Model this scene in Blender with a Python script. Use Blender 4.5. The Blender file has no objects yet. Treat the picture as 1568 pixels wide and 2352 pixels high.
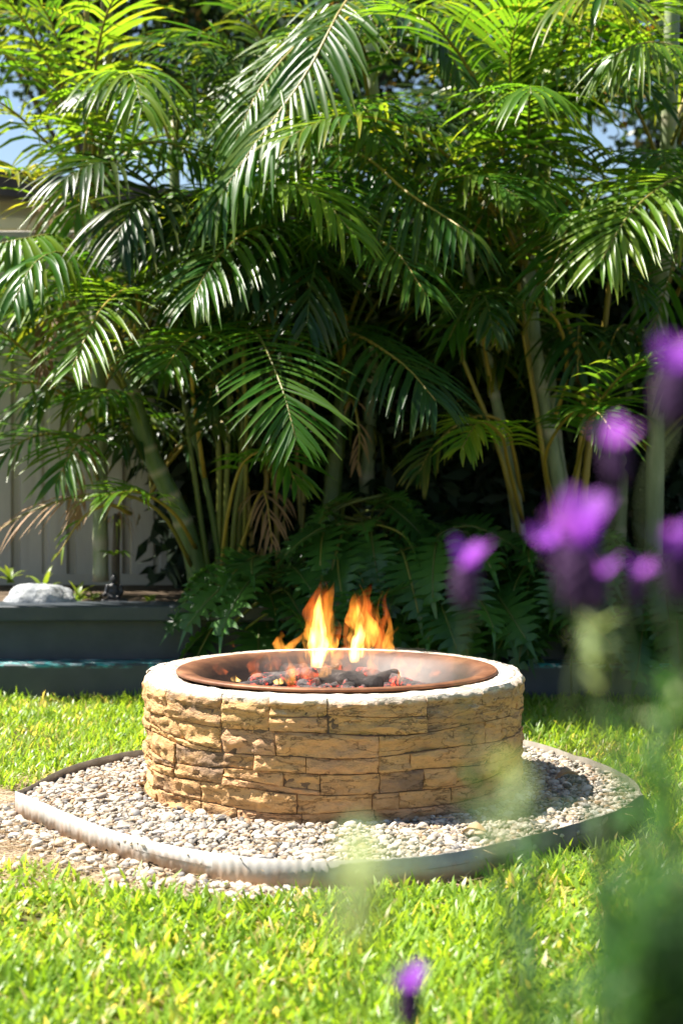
import bpy, math, random
import numpy as np
from mathutils import Vector, Matrix, noise as mnoise
R = random.Random(7)
NR = np.random.RandomState(11)
scn = bpy.context.scene
COL = scn.collection
rad = math.radians

# ------------------------------------------------------------------ camera, light, exposure
CAMH = 1.038
FPX = 3824.0
cam = bpy.data.cameras.new('camera'); camo = bpy.data.objects.new('camera', cam); COL.objects.link(camo)
camo.location = (0, 0, CAMH); camo.rotation_euler = (rad(90), 0, 0)
cam.sensor_fit = 'VERTICAL'; cam.sensor_height = 36.0; cam.lens = 58.53
cam.shift_y = -146.0 / 2352.0
cam.clip_start = 0.05; cam.clip_end = 400
cam.dof.use_dof = True; cam.dof.focus_distance = 5.0; cam.dof.aperture_fstop = 2.9
cam.dof.aperture_blades = 0
scn.camera = camo

SUN_AZ = math.atan2(-0.97, 0.24); SUN_EL = rad(57)
sdir = Vector((math.sin(SUN_AZ) * math.cos(SUN_EL), math.cos(SUN_AZ) * math.cos(SUN_EL), math.sin(SUN_EL)))
w = bpy.data.worlds.new('World'); scn.world = w; w.use_nodes = True
nt = w.node_tree
sky = nt.nodes.new('ShaderNodeTexSky'); sky.sky_type = 'NISHITA'; sky.sun_disc = False
sky.sun_elevation = SUN_EL; sky.sun_rotation = SUN_AZ; sky.air_density = 1.0; sky.dust_density = 0.6
nt.links.new(sky.outputs[0], nt.nodes['Background'].inputs[0]); nt.nodes['Background'].inputs[1].default_value = 0.05
sl = bpy.data.lights.new('sun', 'SUN'); sl.energy = 5.0; sl.angle = rad(0.53); sl.color = (1.0, 0.945, 0.86)
so = bpy.data.objects.new('sun', sl); COL.objects.link(so); so.rotation_euler = sdir.to_track_quat('Z', 'Y').to_euler()
so.location = (-4, 3, 8)
vs = scn.view_settings
scn.display_settings.display_device = 'sRGB'
vs.view_transform = 'Standard'; vs.look = 'None'; vs.gamma = 1.0; vs.use_curve_mapping = False; vs.exposure = 1.75
cy = scn.cycles
cy.use_denoising = True; cy.max_bounces = 10; cy.diffuse_bounces = 5; cy.glossy_bounces = 3; cy.transmission_bounces = 6
cy.transparent_max_bounces = 32; cy.sample_clamp_indirect = 8.0; cy.volume_bounces = 1

# ------------------------------------------------------------------ helpers
def P(X, Y, d):
    """a point at distance d from a place read off the photograph"""
    return Vector(((X - 784) / FPX * d, d, CAMH - (Y - 1030) / FPX * d))

def mesh(name, V, F, mats=(), smooth=True, tint=None, midx=None):
    me = bpy.data.meshes.new(name)
    V = np.asarray(V, dtype=np.float32).reshape(-1, 3)
    if isinstance(F, np.ndarray):
        n, k = F.shape
        me.vertices.add(len(V)); me.vertices.foreach_set('co', V.ravel())
        me.loops.add(n * k); me.loops.foreach_set('vertex_index', F.astype(np.int32).ravel())
        me.polygons.add(n); me.polygons.foreach_set('loop_start', np.arange(0, n * k, k, dtype=np.int32))
        me.polygons.foreach_set('loop_total', np.full(n, k, dtype=np.int32))
        me.update(calc_edges=True)
    else:
        me.from_pydata([tuple(map(float, v)) for v in V], [], [tuple(f) for f in F]); me.update()
    if smooth: me.polygons.foreach_set('use_smooth', np.ones(len(me.polygons), dtype=bool))
    for m in (mats if isinstance(mats, (list, tuple)) else [mats]): me.materials.append(m)
    if midx is not None: me.polygons.foreach_set('material_index', np.asarray(midx, dtype=np.int32))
    if tint is not None:
        a = me.attributes.new('tint', 'FLOAT', 'POINT'); a.data.foreach_set('value', np.asarray(tint, dtype=np.float32))
    return me

def link(name, data, parent=None, loc=(0, 0, 0)):
    o = bpy.data.objects.new(name, data); COL.objects.link(o); o.location = loc
    if parent is not None: o.parent = parent
    return o

def tag(o, label=None, cat=None, group=None, kind=None):
    if label: o['label'] = label
    if cat: o['category'] = cat
    if group: o['group'] = group
    if kind: o['kind'] = kind
    return o

def thing(name, label, cat, loc=(0, 0, 0), group=None):
    return tag(link(name, None, None, loc), label, cat, group)

def part(name, V, F, mat, root, parent=None, smooth=True, tint=None):
    """a mesh given in place, made a child of root (or of one of root's parts)"""
    V = np.asarray(V, dtype=np.float64).reshape(-1, 3) - np.array(root.location)
    return link(name, mesh(name, V, F, mat, smooth, tint), parent or root)

class MB:
    def __init__(s): s.V = []; s.F = []
    def add(s, V, F):
        b = len(s.V); s.V += [tuple(v) for v in V]; s.F += [tuple(i + b for i in f) for f in F]
    def box(s, x0, x1, y0, y1, z0, z1, c=0.0):
        if c <= 0:
            s.add([(x0,y0,z0),(x1,y0,z0),(x1,y1,z0),(x0,y1,z0),(x0,y0,z1),(x1,y0,z1),(x1,y1,z1),(x0,y1,z1)],
                  [(0,3,2,1),(4,5,6,7),(0,1,5,4),(1,2,6,5),(2,3,7,6),(3,0,4,7)])
        else:      # chamfered along x-running edges and ends
            pr = [(y0+c,z0),(y1-c,z0),(y1,z0+c),(y1,z1-c),(y1-c,z1),(y0+c,z1),(y0,z1-c),(y0,z0+c)]
            V = [(x0,)+p for p in pr] + [(x1,)+p for p in pr]
            F = [(i,(i+1)%8,8+(i+1)%8,8+i)[::-1] for i in range(8)] + [tuple(range(8)), tuple(range(15,7,-1))]
            s.add(V, F)
    def tube(s, pts, rs, k=6, cap=True):
        V, F = tube(pts, rs, k, cap); s.add(V, F)

def catmull(pts, n):
    p = [Vector(q) for q in pts]
    p = [p[0] * 2 - p[1]] + p + [p[-1] * 2 - p[-2]]
    out = []; m = len(p) - 3
    for i in range(n + 1):
        t = i / n * m; k = min(int(t), m - 1); t -= k
        a, b, c, d = p[k:k + 4]
        out.append(0.5 * ((2 * b) + (c - a) * t + (2 * a - 5 * b + 4 * c - d) * t * t + (3 * b - a - 3 * c + d) * t ** 3))
    return out

def tube(pts, rs, k=6, cap=True):
    V = []; F = []; n = len(pts); ref = None
    for i, p in enumerate(pts):
        t = (pts[min(i + 1, n - 1)] - pts[max(i - 1, 0)]).normalized()
        if ref is None: ref = Vector((1, 0, 0)) if abs(t.x) < .8 else Vector((0, 1, 0))
        a = (ref - t * ref.dot(t)).normalized(); b = t.cross(a); ref = a
        r = rs[i] if hasattr(rs, '__len__') else rs
        for j in range(k):
            an = 2 * math.pi * j / k
            V.append(p + (a * math.cos(an) + b * math.sin(an)) * r)
    for i in range(n - 1):
        for j in range(k):
            F.append((i * k + j, i * k + (j + 1) % k, (i + 1) * k + (j + 1) % k, (i + 1) * k + j))
    if cap:
        F.append(tuple(range(k))[::-1]); F.append(tuple((n - 1) * k + j for j in range(k)))
    return V, F

# ------------------------------------------------------------------ materials
class NT:
    def __init__(s, name):
        s.m = bpy.data.materials.new(name); s.m.use_nodes = True; s.t = s.m.node_tree
        s.b = s.t.nodes.get('Principled BSDF'); s.out = s.t.nodes.get('Material Output')
    def n(s, typ, **kw):
        x = s.t.nodes.new(typ)
        for k, v in kw.items(): setattr(x, k, v)
        return x
    def l(s, a, b): s.t.links.new(a, b)
    def coord(s, which='Object', scale=(1, 1, 1)):
        c = s.n('ShaderNodeTexCoord'); mp = s.n('ShaderNodeMapping'); mp.inputs['Scale'].default_value = scale
        s.l(c.outputs[which], mp.inputs[0]); return mp.outputs[0]
    def noise(s, scale, detail=4, rough=.55, co=None, dist=0):
        x = s.n('ShaderNodeTexNoise'); x.inputs['Scale'].default_value = scale; x.inputs['Detail'].default_value = detail
        x.inputs['Roughness'].default_value = rough; x.inputs['Distortion'].default_value = dist
        s.l(co if co is not None else s.coord(), x.inputs['Vector']); return x.outputs[0]
    def ramp(s, fac, stops):
        x = s.n('ShaderNodeValToRGB'); e = x.color_ramp.elements
        while len(e) < len(stops): e.new(.5)
        for i, (p, c) in enumerate(stops):
            e[i].position = p; e[i].color = (*c, 1) if hasattr(c, '__len__') else (c, c, c, 1)
        s.l(fac, x.inputs[0]); return x.outputs[0]
    def mix(s, fac, a, b, mode='MIX'):
        x = s.n('ShaderNodeMix', data_type='RGBA', blend_type=mode)
        for v, i in ((fac, 0), (a, 6), (b, 7)):
            if isinstance(v, (int, float)): x.inputs[i].default_value = v if i == 0 else (v, v, v, 1)
            elif isinstance(v, tuple): x.inputs[i].default_value = (*v, 1)
            else: s.l(v, x.inputs[i])
        return x.outputs[2]
    def math(s, op, a, b=0.0):
        x = s.n('ShaderNodeMath', operation=op)
        for v, i in ((a, 0), (b, 1)):
            if isinstance(v, (int, float)): x.inputs[i].default_value = v
            else: s.l(v, x.inputs[i])
        return x.outputs[0]
    def bump(s, h, strength=.5, dist=.01):
        x = s.n('ShaderNodeBump'); x.inputs['Strength'].default_value = strength; x.inputs['Distance'].default_value = dist
        s.l(h, x.inputs['Height']); s.l(x.outputs[0], s.b.inputs['Normal']); return x
    def rnd(s): return s.n('ShaderNodeObjectInfo').outputs['Random']
    def attr(s, name='tint'):
        return s.n('ShaderNodeAttribute', attribute_name=name).outputs['Fac']
    def set(s, **kw):
        for k, v in kw.items():
            i = s.b.inputs[k.replace('_', ' ')]
            if isinstance(v, (int, float)): i.default_value = v
            elif isinstance(v, tuple): i.default_value = (*v, 1) if len(v) == 3 else v
            else: s.l(v, i)
        return s

def leaf_mat(name, dark, light, yellow, trans=.4, tboost=1.9, rough=.36, spec=.5, nscale=3.0):
    q = NT(name)
    f = q.math('ADD', q.math('MULTIPLY', q.noise(nscale, 3), .8), q.math('MULTIPLY', q.rnd(), .45))
    c = q.ramp(f, [(.30, dark), (.85, light)])
    c = q.mix(q.attr(), c, yellow)
    q.set(Base_Color=c, Roughness=rough, Specular_IOR_Level=spec)
    tr = q.n('ShaderNodeBsdfTranslucent')
    tc = q.mix(1.0, c, (tboost * 1.15, tboost, tboost * .45), 'MULTIPLY')
    q.l(tc, tr.inputs[0])
    mx = q.n('ShaderNodeMixShader'); mx.inputs[0].default_value = trans
    q.l(q.b.outputs[0], mx.inputs[1]); q.l(tr.outputs[0], mx.inputs[2]); q.l(mx.outputs[0], q.out.inputs[0])
    return q.m

M = {}
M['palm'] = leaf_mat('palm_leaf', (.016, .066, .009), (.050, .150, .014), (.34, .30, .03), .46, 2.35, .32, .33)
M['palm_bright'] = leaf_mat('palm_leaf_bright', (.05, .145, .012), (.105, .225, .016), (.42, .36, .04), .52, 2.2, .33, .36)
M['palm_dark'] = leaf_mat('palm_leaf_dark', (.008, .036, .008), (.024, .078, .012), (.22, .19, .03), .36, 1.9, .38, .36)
M['palm_dead'] = leaf_mat('palm_leaf_dead', (.16, .085, .04), (.34, .21, .11), (.45, .28, .10), .25, 1.2, .6, .3)
M['philo'] = leaf_mat('philodendron_leaf', (.018, .065, .02), (.055, .15, .026), (.10, .22, .02), .36, 2.0, .3, .5, 5)
M['tree_leaf'] = leaf_mat('tree_leaf', (.018, .045, .012), (.05, .10, .02), (.30, .17, .03), .35, 1.8, .4, .4, 1.2)
M['shade_foliage'] = leaf_mat('shade_foliage_leaf', (.008, .02, .008), (.02, .042, .012), (.12, .10, .02), .2, 1.5, .5, .3, 2.0)
M['strap'] = leaf_mat('strap_leaf', (.06, .14, .02), (.14, .26, .03), (.4, .35, .05), .45, 1.8, .4, .4)
M['grass'] = leaf_mat('grass_blade', (.08, .195, .012), (.215, .36, .028), (.52, .42, .18), .48, 1.85, .38, .42, 2.2)
M['lav_leaf'] = leaf_mat('lavender_leaf', (.008, .045, .008), (.026, .095, .015), (.07, .15, .03), .34, 1.8, .55, .3, 20)
M['lav_pale'] = leaf_mat('lavender_leaf_pale', (.12, .20, .07), (.30, .38, .18), (.40, .46, .22), .4, 1.5, .55, .3, 20)
M['lav_petal'] = leaf_mat('lavender_petal', (.26, .06, .42), (.48, .13, .60), (.62, .20, .62), .5, 1.0, .55, .3, 30)
q = NT('lavender_petal_glow');
def petal_mat():
    q = NT('lavender_petal')
    f = q.math('ADD', q.math('MULTIPLY', q.noise(60, 2), .6), q.math('MULTIPLY', q.rnd(), .5))
    c = q.ramp(f, [(.25, (.22, .05, .42)), (.8, (.48, .125, .62))])
    q.set(Base_Color=c, Roughness=.6, Specular_IOR_Level=.25)
    tr = q.n('ShaderNodeBsdfTranslucent'); q.l(q.mix(1.0, c, (1.3, 1.3, 1.25), 'MULTIPLY'), tr.inputs[0])
    mx = q.n('ShaderNodeMixShader'); mx.inputs[0].default_value = .5
    q.l(q.b.outputs[0], mx.inputs[1]); q.l(tr.outputs[0], mx.inputs[2]); q.l(mx.outputs[0], q.out.inputs[0]); return q.m
M['lav_petal'] = petal_mat()
bpy.data.materials.remove(q.m)

def simple(name, stops, scale=8, rough=.7, spec=.4, metal=0, bump=0, bscale=40, bdist=.01, co=(1, 1, 1), rnd=0.0, detail=5):
    q = NT(name)
    f = q.noise(scale, detail, .6, q.coord('Object', co))
    if rnd: f = q.math('ADD', q.math('MULTIPLY', f, 1 - rnd), q.math('MULTIPLY', q.rnd(), rnd))
    q.set(Base_Color=q.ramp(f, stops), Roughness=rough, Specular_IOR_Level=spec, Metallic=metal)
    if bump: q.bump(q.noise(bscale, 6, .65, q.coord('Object', co)), bump, bdist)
    return q.m

M['stalk'] = simple('palm_stalk', [(.3, (.13, .13, .02)), (.7, (.33, .23, .035))], 4, .45, .45, rnd=.4)
M['stalk_green'] = simple('palm_stalk_green', [(.3, (.05, .09, .015)), (.7, (.16, .16, .025))], 4, .45, .45, rnd=.4)
M['lav_spike'] = simple('lavender_spike', [(.3, (.03, .012, .045)), (.7, (.10, .035, .12))], 150, .7, .3)
M['lav_stem'] = simple('lavender_stem', [(.3, (.04, .065, .022)), (.7, (.09, .12, .04))], 30, .6, .3)
M['soil'] = simple('soil', [(.3, (.05, .035, .022)), (.7, (.16, .115, .075))], 14, .95, .2, 0, .8, 60, .02)
M['planter'] = simple('planter_paint', [(.35, (.030, .040, .050)), (.7, (.052, .062, .072))], 6, .5, .4, 0, .25, 50, .004)
M['rock'] = simple('pale_rock', [(.3, (.16, .18, .20)), (.5, (.34, .355, .37)), (.72, (.56, .56, .55))], 14, .8, .3, 0, 1.0, 22, .03)
M['fence'] = simple('fence_steel', [(.35, (.34, .31, .27)), (.7, (.43, .395, .345))], 3, .5, .4, 0, 0, co=(6, 1, .7))
M['fence_rail'] = simple('fence_rail_steel', [(.35, (.34, .30, .25)), (.7, (.42, .38, .32))], 3, .45, .4)
M['cream'] = simple('cream_board', [(.3, (.80, .70, .38)), (.7, (.85, .76, .46))], 2, .6, .4, co=(1, 1, 8))
M['roof_dark'] = simple('dark_roof', [(.3, (.045, .036, .030)), (.7, (.08, .064, .052))], 6, .7, .3)
M['shed'] = simple('dark_shed_board', [(.3, (.05, .038, .03)), (.7, (.085, .066, .05))], 6, .8, .3)
M['bark'] = simple('bark', [(.3, (.05, .04, .03)), (.7, (.17, .14, .10))], 12, .9, .2, 0, .6, 30, .02, co=(1, 1, .3))
M['statue'] = simple('dark_statue_stone', [(.35, (.012, .012, .014)), (.7, (.05, .048, .05))], 40, .38, .5, 0, .3, 90, .003)
M['charcoal'] = simple('charred_wood', [(.35, (.008, .007, .007)), (.6, (.03, .026, .024)), (.8, (.16, .14, .13))], 22, .9, .2, 0, .9, 40, .012)
M['dry_leaf'] = simple('dry_leaf', [(.3, (.30, .17, .08)), (.7, (.48, .31, .17))], 30, .7, .3)
M['straw'] = simple('straw', [(.3, (.35, .24, .13)), (.7, (.62, .48, .30))], 8, .75, .3)

def trunk_green():
    q = NT('young_palm_trunk')
    c = q.ramp(q.noise(3, 4, .6, q.coord('Object', (3, 3, .8))), [(.3, (.045, .085, .022)), (.55, (.10, .155, .045)), (.75, (.20, .24, .10))])
    c = q.mix(q.attr(), c, (.30, .27, .17))
    q.set(Base_Color=c, Roughness=.45, Specular_IOR_Level=.4); return q.m
M['trunk_green'] = trunk_green()
def dapple_paint():  # sun dapples along the footing top, painted in as teal and white patches
    q = NT('planter_paint_sun_dapples')
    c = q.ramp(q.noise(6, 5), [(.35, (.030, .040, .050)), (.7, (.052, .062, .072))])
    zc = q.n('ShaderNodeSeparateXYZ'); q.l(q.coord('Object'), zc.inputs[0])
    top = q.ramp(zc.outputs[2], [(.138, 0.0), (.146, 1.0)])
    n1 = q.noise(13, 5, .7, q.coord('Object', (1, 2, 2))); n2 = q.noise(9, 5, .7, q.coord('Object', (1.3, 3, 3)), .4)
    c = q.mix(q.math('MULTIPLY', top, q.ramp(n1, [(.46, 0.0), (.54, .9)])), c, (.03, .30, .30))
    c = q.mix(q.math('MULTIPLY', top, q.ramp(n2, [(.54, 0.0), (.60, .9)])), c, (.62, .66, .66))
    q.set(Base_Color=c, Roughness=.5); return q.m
M['dapple_paint'] = dapple_paint()
def trunk_mat():
    q = NT('palm_trunk')
    co = q.coord('Object', (3, 3, .8))
    f = q.noise(3, 4, .6, co)
    c = q.ramp(f, [(.3, (.10, .14, .06)), (.5, (.22, .26, .14)), (.72, (.40, .41, .30))])
    c = q.mix(q.attr(), c, (.36, .33, .24))
    q.set(Base_Color=c, Roughness=.5, Specular_IOR_Level=.4); q.bump(q.noise(30, 4), .2, .005); return q.m
M['trunk'] = trunk_mat()

def stone_mat():
    q = NT('cast_stone')
    co = q.coord('Object', (1, 1, 2.6))
    big = q.noise(5.5, 4, .6, co)
    f = q.math('ADD', q.math('MULTIPLY', big, .62), q.math('MULTIPLY', q.rnd(), .46))
    c = q.ramp(f, [(.26, (.28, .18, .11)), (.36, (.50, .29, .13)), (.54, (.64, .375, .155)), (.70, (.63, .35, .165)), (.80, (.54, .32, .18)), (.90, (.40, .27, .18))])
    fine = q.noise(38, 6, .7, co)
    c = q.mix(.55, c, q.ramp(fine, [(.28, .45), (.5, .95), (.75, 1.15)]), 'MULTIPLY')
    cr = q.math('ABSOLUTE', q.math('SUBTRACT', q.noise(6.5, 5, .62, q.coord('Object', (1, 1, 3.4)), .5), .5))
    crack = q.ramp(cr, [(.004, 1.0), (.013, 0.0)])
    c = q.mix(q.math('MULTIPLY', crack, .5), c, (.09, .05, .028))
    pits = q.noise(120, 3, .6)
    c = q.mix(q.ramp(pits, [(.27, .8), (.34, 0.0)]), c, (.10, .06, .035))
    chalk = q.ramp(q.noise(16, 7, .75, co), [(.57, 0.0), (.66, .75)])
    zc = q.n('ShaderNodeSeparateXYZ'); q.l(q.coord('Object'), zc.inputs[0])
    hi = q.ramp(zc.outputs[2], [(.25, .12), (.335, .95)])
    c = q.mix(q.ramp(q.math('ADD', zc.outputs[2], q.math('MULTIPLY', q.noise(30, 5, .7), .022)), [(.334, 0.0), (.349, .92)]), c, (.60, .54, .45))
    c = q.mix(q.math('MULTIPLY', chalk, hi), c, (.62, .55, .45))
    q.set(Base_Color=c, Roughness=.85, Specular_IOR_Level=.25)
    h = q.math('ADD', q.math('MULTIPLY', q.noise(22, 8, .7, co), 1.0), q.math('MULTIPLY', pits, .25)); h = q.math('SUBTRACT', h, q.math('MULTIPLY', crack, .35))
    q.bump(h, .85, .014); return q.m
M['stone'] = stone_mat()
M['mortar'] = simple('mortar', [(.3, (.11, .07, .045)), (.7, (.24, .155, .095))], 20, .95, .2, 0, .5, 60, .01)
M['coping'] = simple('worn_coping', [(.3, (.34, .26, .17)), (.45, (.50, .43, .34)), (.75, (.60, .55, .47))], 16, .9, .25, 0, 1.0, 38, .012)

def rust_mat():
    q = NT('rusted_steel')
    f = q.noise(9, 7, .65)
    c = q.ramp(f, [(.3, (.09, .030, .014)), (.5, (.20, .08, .034)), (.7, (.34, .155, .072))])
    soot = q.attr()
    s2 = q.math('MULTIPLY', soot, q.ramp(q.noise(5, 5, .6), [(.3, 1.0), (.8, .8)]))
    c = q.mix(s2, c, (.022, .017, .015))
    q.set(Base_Color=c, Roughness=.55, Specular_IOR_Level=.5, Metallic=.35); q.bump(q.noise(50, 6, .7), .4, .004); return q.m
M['rust'] = rust_mat()

def edging_mat(nm='galvanised_edging', ca=(.36, .345, .32), cb=(.52, .50, .47)):
    q = NT(nm)
    f = q.noise(14, 5, .6)
    c = q.ramp(f, [(.3, ca), (.7, cb)])
    zc = q.n('ShaderNodeSeparateXYZ'); q.l(q.coord('Object'), zc.inputs[0])
    low = q.ramp(q.math('ADD', zc.outputs[2], q.math('MULTIPLY', q.math('SUBTRACT', q.noise(25, 6, .7), .5), .09)), [(.022, .92), (.058, .0)])
    c = q.mix(low, c, (.40, .26, .17))
    c = q.mix(q.ramp(q.noise(30, 6, .7), [(.58, 0.0), (.68, .6)]), c, (.30, .20, .13))
    q.set(Base_Color=c, Roughness=.6, Metallic=.12, Specular_IOR_Level=.4); q.bump(q.noise(60, 4), .15, .003); return q.m
M['edging'] = edging_mat(); M['edging_part_shade'] = edging_mat('part_shaded_edging', (.24, .225, .20), (.38, .36, .33))  # second one is a darker copy, shade of the turned strips in its colour

def pebble_mat():
    q = NT('pebble')
    f = q.attr()
    c = q.ramp(f, [(.0, (.09, .085, .08)), (.20, (.26, .22, .165)), (.45, (.42, .365, .28)), (.68, (.56, .51, .43)), (.84, (.34, .22, .125)), (1.0, (.17, .165, .165))])
    c = q.mix(.5, c, q.ramp(q.noise(70, 4, .6), [(.3, .6), (.7, 1.15)]), 'MULTIPLY')
    q.set(Base_Color=c, Roughness=.75, Specular_IOR_Level=.3); q.bump(q.noise(160, 3), .25, .002); return q.m
M['pebble'] = pebble_mat()
def pebble_single():
    q = NT('pebble_single')
    c = q.ramp(q.rnd(), [(.0, (.22, .21, .20)), (.18, (.42, .36, .28)), (.45, (.58, .52, .42)), (.7, (.66, .62, .54)), (.85, (.46, .33, .20)), (1.0, (.30, .28, .27))])
    c = q.mix(.5, c, q.ramp(q.noise(70, 4, .6), [(.3, .6), (.7, 1.15)]), 'MULTIPLY')
    q.set(Base_Color=c, Roughness=.75, Specular_IOR_Level=.3); q.bump(q.noise(160, 3), .25, .002); return q.m
M['pebble1'] = pebble_single()

def ground_mat():
    q = NT('lawn_soil')
    co = q.coord('Object')
    f = q.noise(7, 8, .7, co); g = q.noise(60, 6, .7, co)
    c = q.ramp(f, [(.3, (.05, .055, .02)), (.55, (.11, .10, .045)), (.8, (.26, .21, .12))])
    c = q.mix(.6, c, q.ramp(g, [(.3, .4), (.7, 1.3)]), 'MULTIPLY')
    q.set(Base_Color=c, Roughness=.95, Specular_IOR_Level=.15); q.bump(g, .8, .02); return q.m
M['ground'] = ground_mat()
M['dirt'] = simple('pale_dry_dirt', [(.3, (.20, .145, .095)), (.6, (.40, .32, .23)), (.8, (.50, .42, .32))], 16, .95, .2, 0, .9, 70, .015)

M['edging_old_shaded'] = simple('weathered_shaded_edging', [(.3, (.12, .105, .08)), (.6, (.20, .175, .14)), (.8, (.32, .29, .24))], 14, .7, .3, .1, .3, 50, .004)  # old dirty metal; shade on strips turned from the sun is coloured in
def ember_mat():
    q = NT('ember')
    f = q.noise(34, 6, .75)
    c = q.ramp(q.noise(60, 4), [(.35, (.012, .010, .010)), (.7, (.10, .085, .08))])
    q.set(Base_Color=c, Roughness=.9)
    e = q.ramp(f, [(.53, (0, 0, 0)), (.59, (.42, .018, .008)), (.65, (.95, .10, .02)), (.72, (1.0, .42, .08))])
    q.l(e, q.b.inputs['Emission Color']); q.b.inputs['Emission Strength'].default_value = .85; q.bump(q.noise(60, 5), .8, .01); return q.m
M['ember'] = ember_mat()

def flame_mat(name, lo, hi, strength):
    q = NT(name); q.t.nodes.remove(q.b)
    em = q.n('ShaderNodeEmission')
    c = q.n('ShaderNodeTexCoord'); sx = q.n('ShaderNodeSeparateXYZ'); q.l(c.outputs['Generated'], sx.inputs[0])
    q.l(q.ramp(sx.outputs[2], [(.05, lo), (.95, hi)]), em.inputs[0])
    nz = q.noise(17, 2, .5, q.coord('Object', (2.2, 2.2, .6)), .6)
    s = q.ramp(nz, [(.40, .03), (.60, 1.0)])
    fade = q.ramp(sx.outputs[2], [(0.0, .25), (.15, 1.0), (.6, .8), (1.0, .25)])
    q.l(q.math('MULTIPLY', q.math('MULTIPLY', s, fade), strength), em.inputs[1])
    q.l(em.outputs[0], q.out.inputs['Volume']); return q.m
M['flame_core'] = flame_mat('flame_core', (1.0, .60, .18), (1.0, .46, .08), 125)
M['flame'] = flame_mat('flame_outer', (1.0, .42, .06), (1.0, .24, .02), 24)
M['flame_red'] = flame_mat('flame_red', (1.0, .26, .04), (1.0, .13, .02), 11)

# ------------------------------------------------------------------ setting: ground
LAWN = -0.06
PC = Vector((-.024, 5.2, 0)); PR = .596; PTOP = .345
g = tag(link('lawn', mesh('lawn', [(-60, -30, LAWN), (60, -30, LAWN), (60, 90, LAWN), (-60, 90, LAWN)], [(0, 1, 2, 3)], M['ground'], False)), kind='structure')

def Pz(X, Y, z):
    d = (CAMH - z) * FPX / (Y - 1030); return Vector(((X - 784) / FPX * d, d, z))
ET = .022
panels = [[Pz(35, 1817, ET), Pz(195, 1884, ET), Pz(340, 1928, ET), Pz(488, 1959, ET)], [Pz(488, 1959, ET), Pz(600, 1973, ET), Pz(750, 1979, ET)],
          [Pz(750, 1979, ET), Pz(1000, 1962, ET), Pz(1220, 1918, ET)], [Pz(1220, 1918, ET), Pz(1400, 1866, ET), Pz(1476, 1825, ET)], [Pz(1476, 1825, ET), Pz(1448, 1784, ET), Pz(1335, 1738, ET)],
          [Pz(1335, 1738, ET), Pz(1212, 1702, ET), Vector((.30, 6.14, ET))], [Vector((.30, 6.14, ET)), Vector((-.28, 6.12, ET)), Pz(325, 1722, ET)], [Pz(325, 1722, ET), Pz(170, 1758, ET), Pz(35, 1817, ET)]]
edge_pts = [p for pn in panels for p in catmull(pn, 8)[:-1]]
EP = np.array([[p.x, p.y] for p in edge_pts])
def inside(x, y, poly=EP):
    c = np.zeros(len(x), bool); n = len(poly); j = n - 1
    for i in range(n):
        xi, yi = poly[i]; xj, yj = poly[j]
        k = ((yi > y) != (yj > y)) & (x < (xj - xi) * (y - yi) / (yj - yi + 1e-12) + xi)
        c ^= k; j = i
    return c
def edge_dist(x, y, poly=EP):
    d = np.full(len(x), 9.0); n = len(poly)
    for i in range(n):
        a = poly[i]; b = poly[(i + 1) % n]; ab = b - a
        t = np.clip(((x - a[0]) * ab[0] + (y - a[1]) * ab[1]) / ab.dot(ab), 0, 1)
        d = np.minimum(d, np.hypot(x - a[0] - t * ab[0], y - a[1] - t * ab[1]))
    return d
bed = tag(link('gravel_bed', mesh('gravel_bed', [(p.x, p.y, -.014) for p in edge_pts], [tuple(range(len(edge_pts)))], M['soil'], False)), kind='structure')
# bare ground outside the bent corner of the edging
DP = np.array([[v.x, v.y] for v in (Pz(-60, 1800, LAWN), Pz(38, 1822, LAWN), Pz(300, 1915, LAWN), Pz(490, 1975, LAWN), Pz(770, 1996, LAWN), Pz(760, 2060, LAWN), Pz(560, 2088, LAWN),
                                         Pz(330, 2078, LAWN), Pz(150, 2060, LAWN), Pz(-60, 2065, LAWN))])
tag(link('bare_ground', mesh('bare_ground', [(a, b, LAWN + .004) for a, b in DP], [tuple(range(len(DP)))], M['dirt'], False)), kind='structure')

# pebbles ---------------------------------------------------------------------------------------------------
def ico():
    t = (1 + 5 ** .5) / 2
    v = [(-1,t,0),(1,t,0),(-1,-t,0),(1,-t,0),(0,-1,t),(0,1,t),(0,-1,-t),(0,1,-t),(t,0,-1),(t,0,1),(-t,0,-1),(-t,0,1)]
    f = [(0,11,5),(0,5,1),(0,1,7),(0,7,10),(0,10,11),(1,5,9),(5,11,4),(11,10,2),(10,7,6),(7,1,8),(3,9,4),(3,4,2),(3,2,6),(3,6,8),(3,8,9),(4,9,5),(2,4,11),(6,2,10),(8,6,7),(9,8,1)]
    v = [Vector(a).normalized() for a in v]
    mid = {}; nf = []
    def m(a, b):
        k = (min(a, b), max(a, b))
        if k not in mid: mid[k] = len(v); v.append((v[a] + v[b]).normalized())
        return mid[k]
    for a, b, c in f:
        x, y, z = m(a, b), m(b, c), m(c, a); nf += [(a, x, z), (b, y, x), (c, z, y), (x, y, z)]
    return np.array(v), np.array(nf)
IV, IF = ico()
def pebble_shape(seed):
    rs = np.random.RandomState(seed); o = Vector(rs.uniform(0, 50, 3))
    k = np.array([1 + .38 * mnoise.noise(Vector(v) * .9 + o) + .15 * mnoise.noise(Vector(v) * 2.3 + o) for v in IV])
    return IV * k[:, None] * np.array([1.0, .74, .52])
SH = [pebble_shape(i) for i in range(14)]
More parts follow.
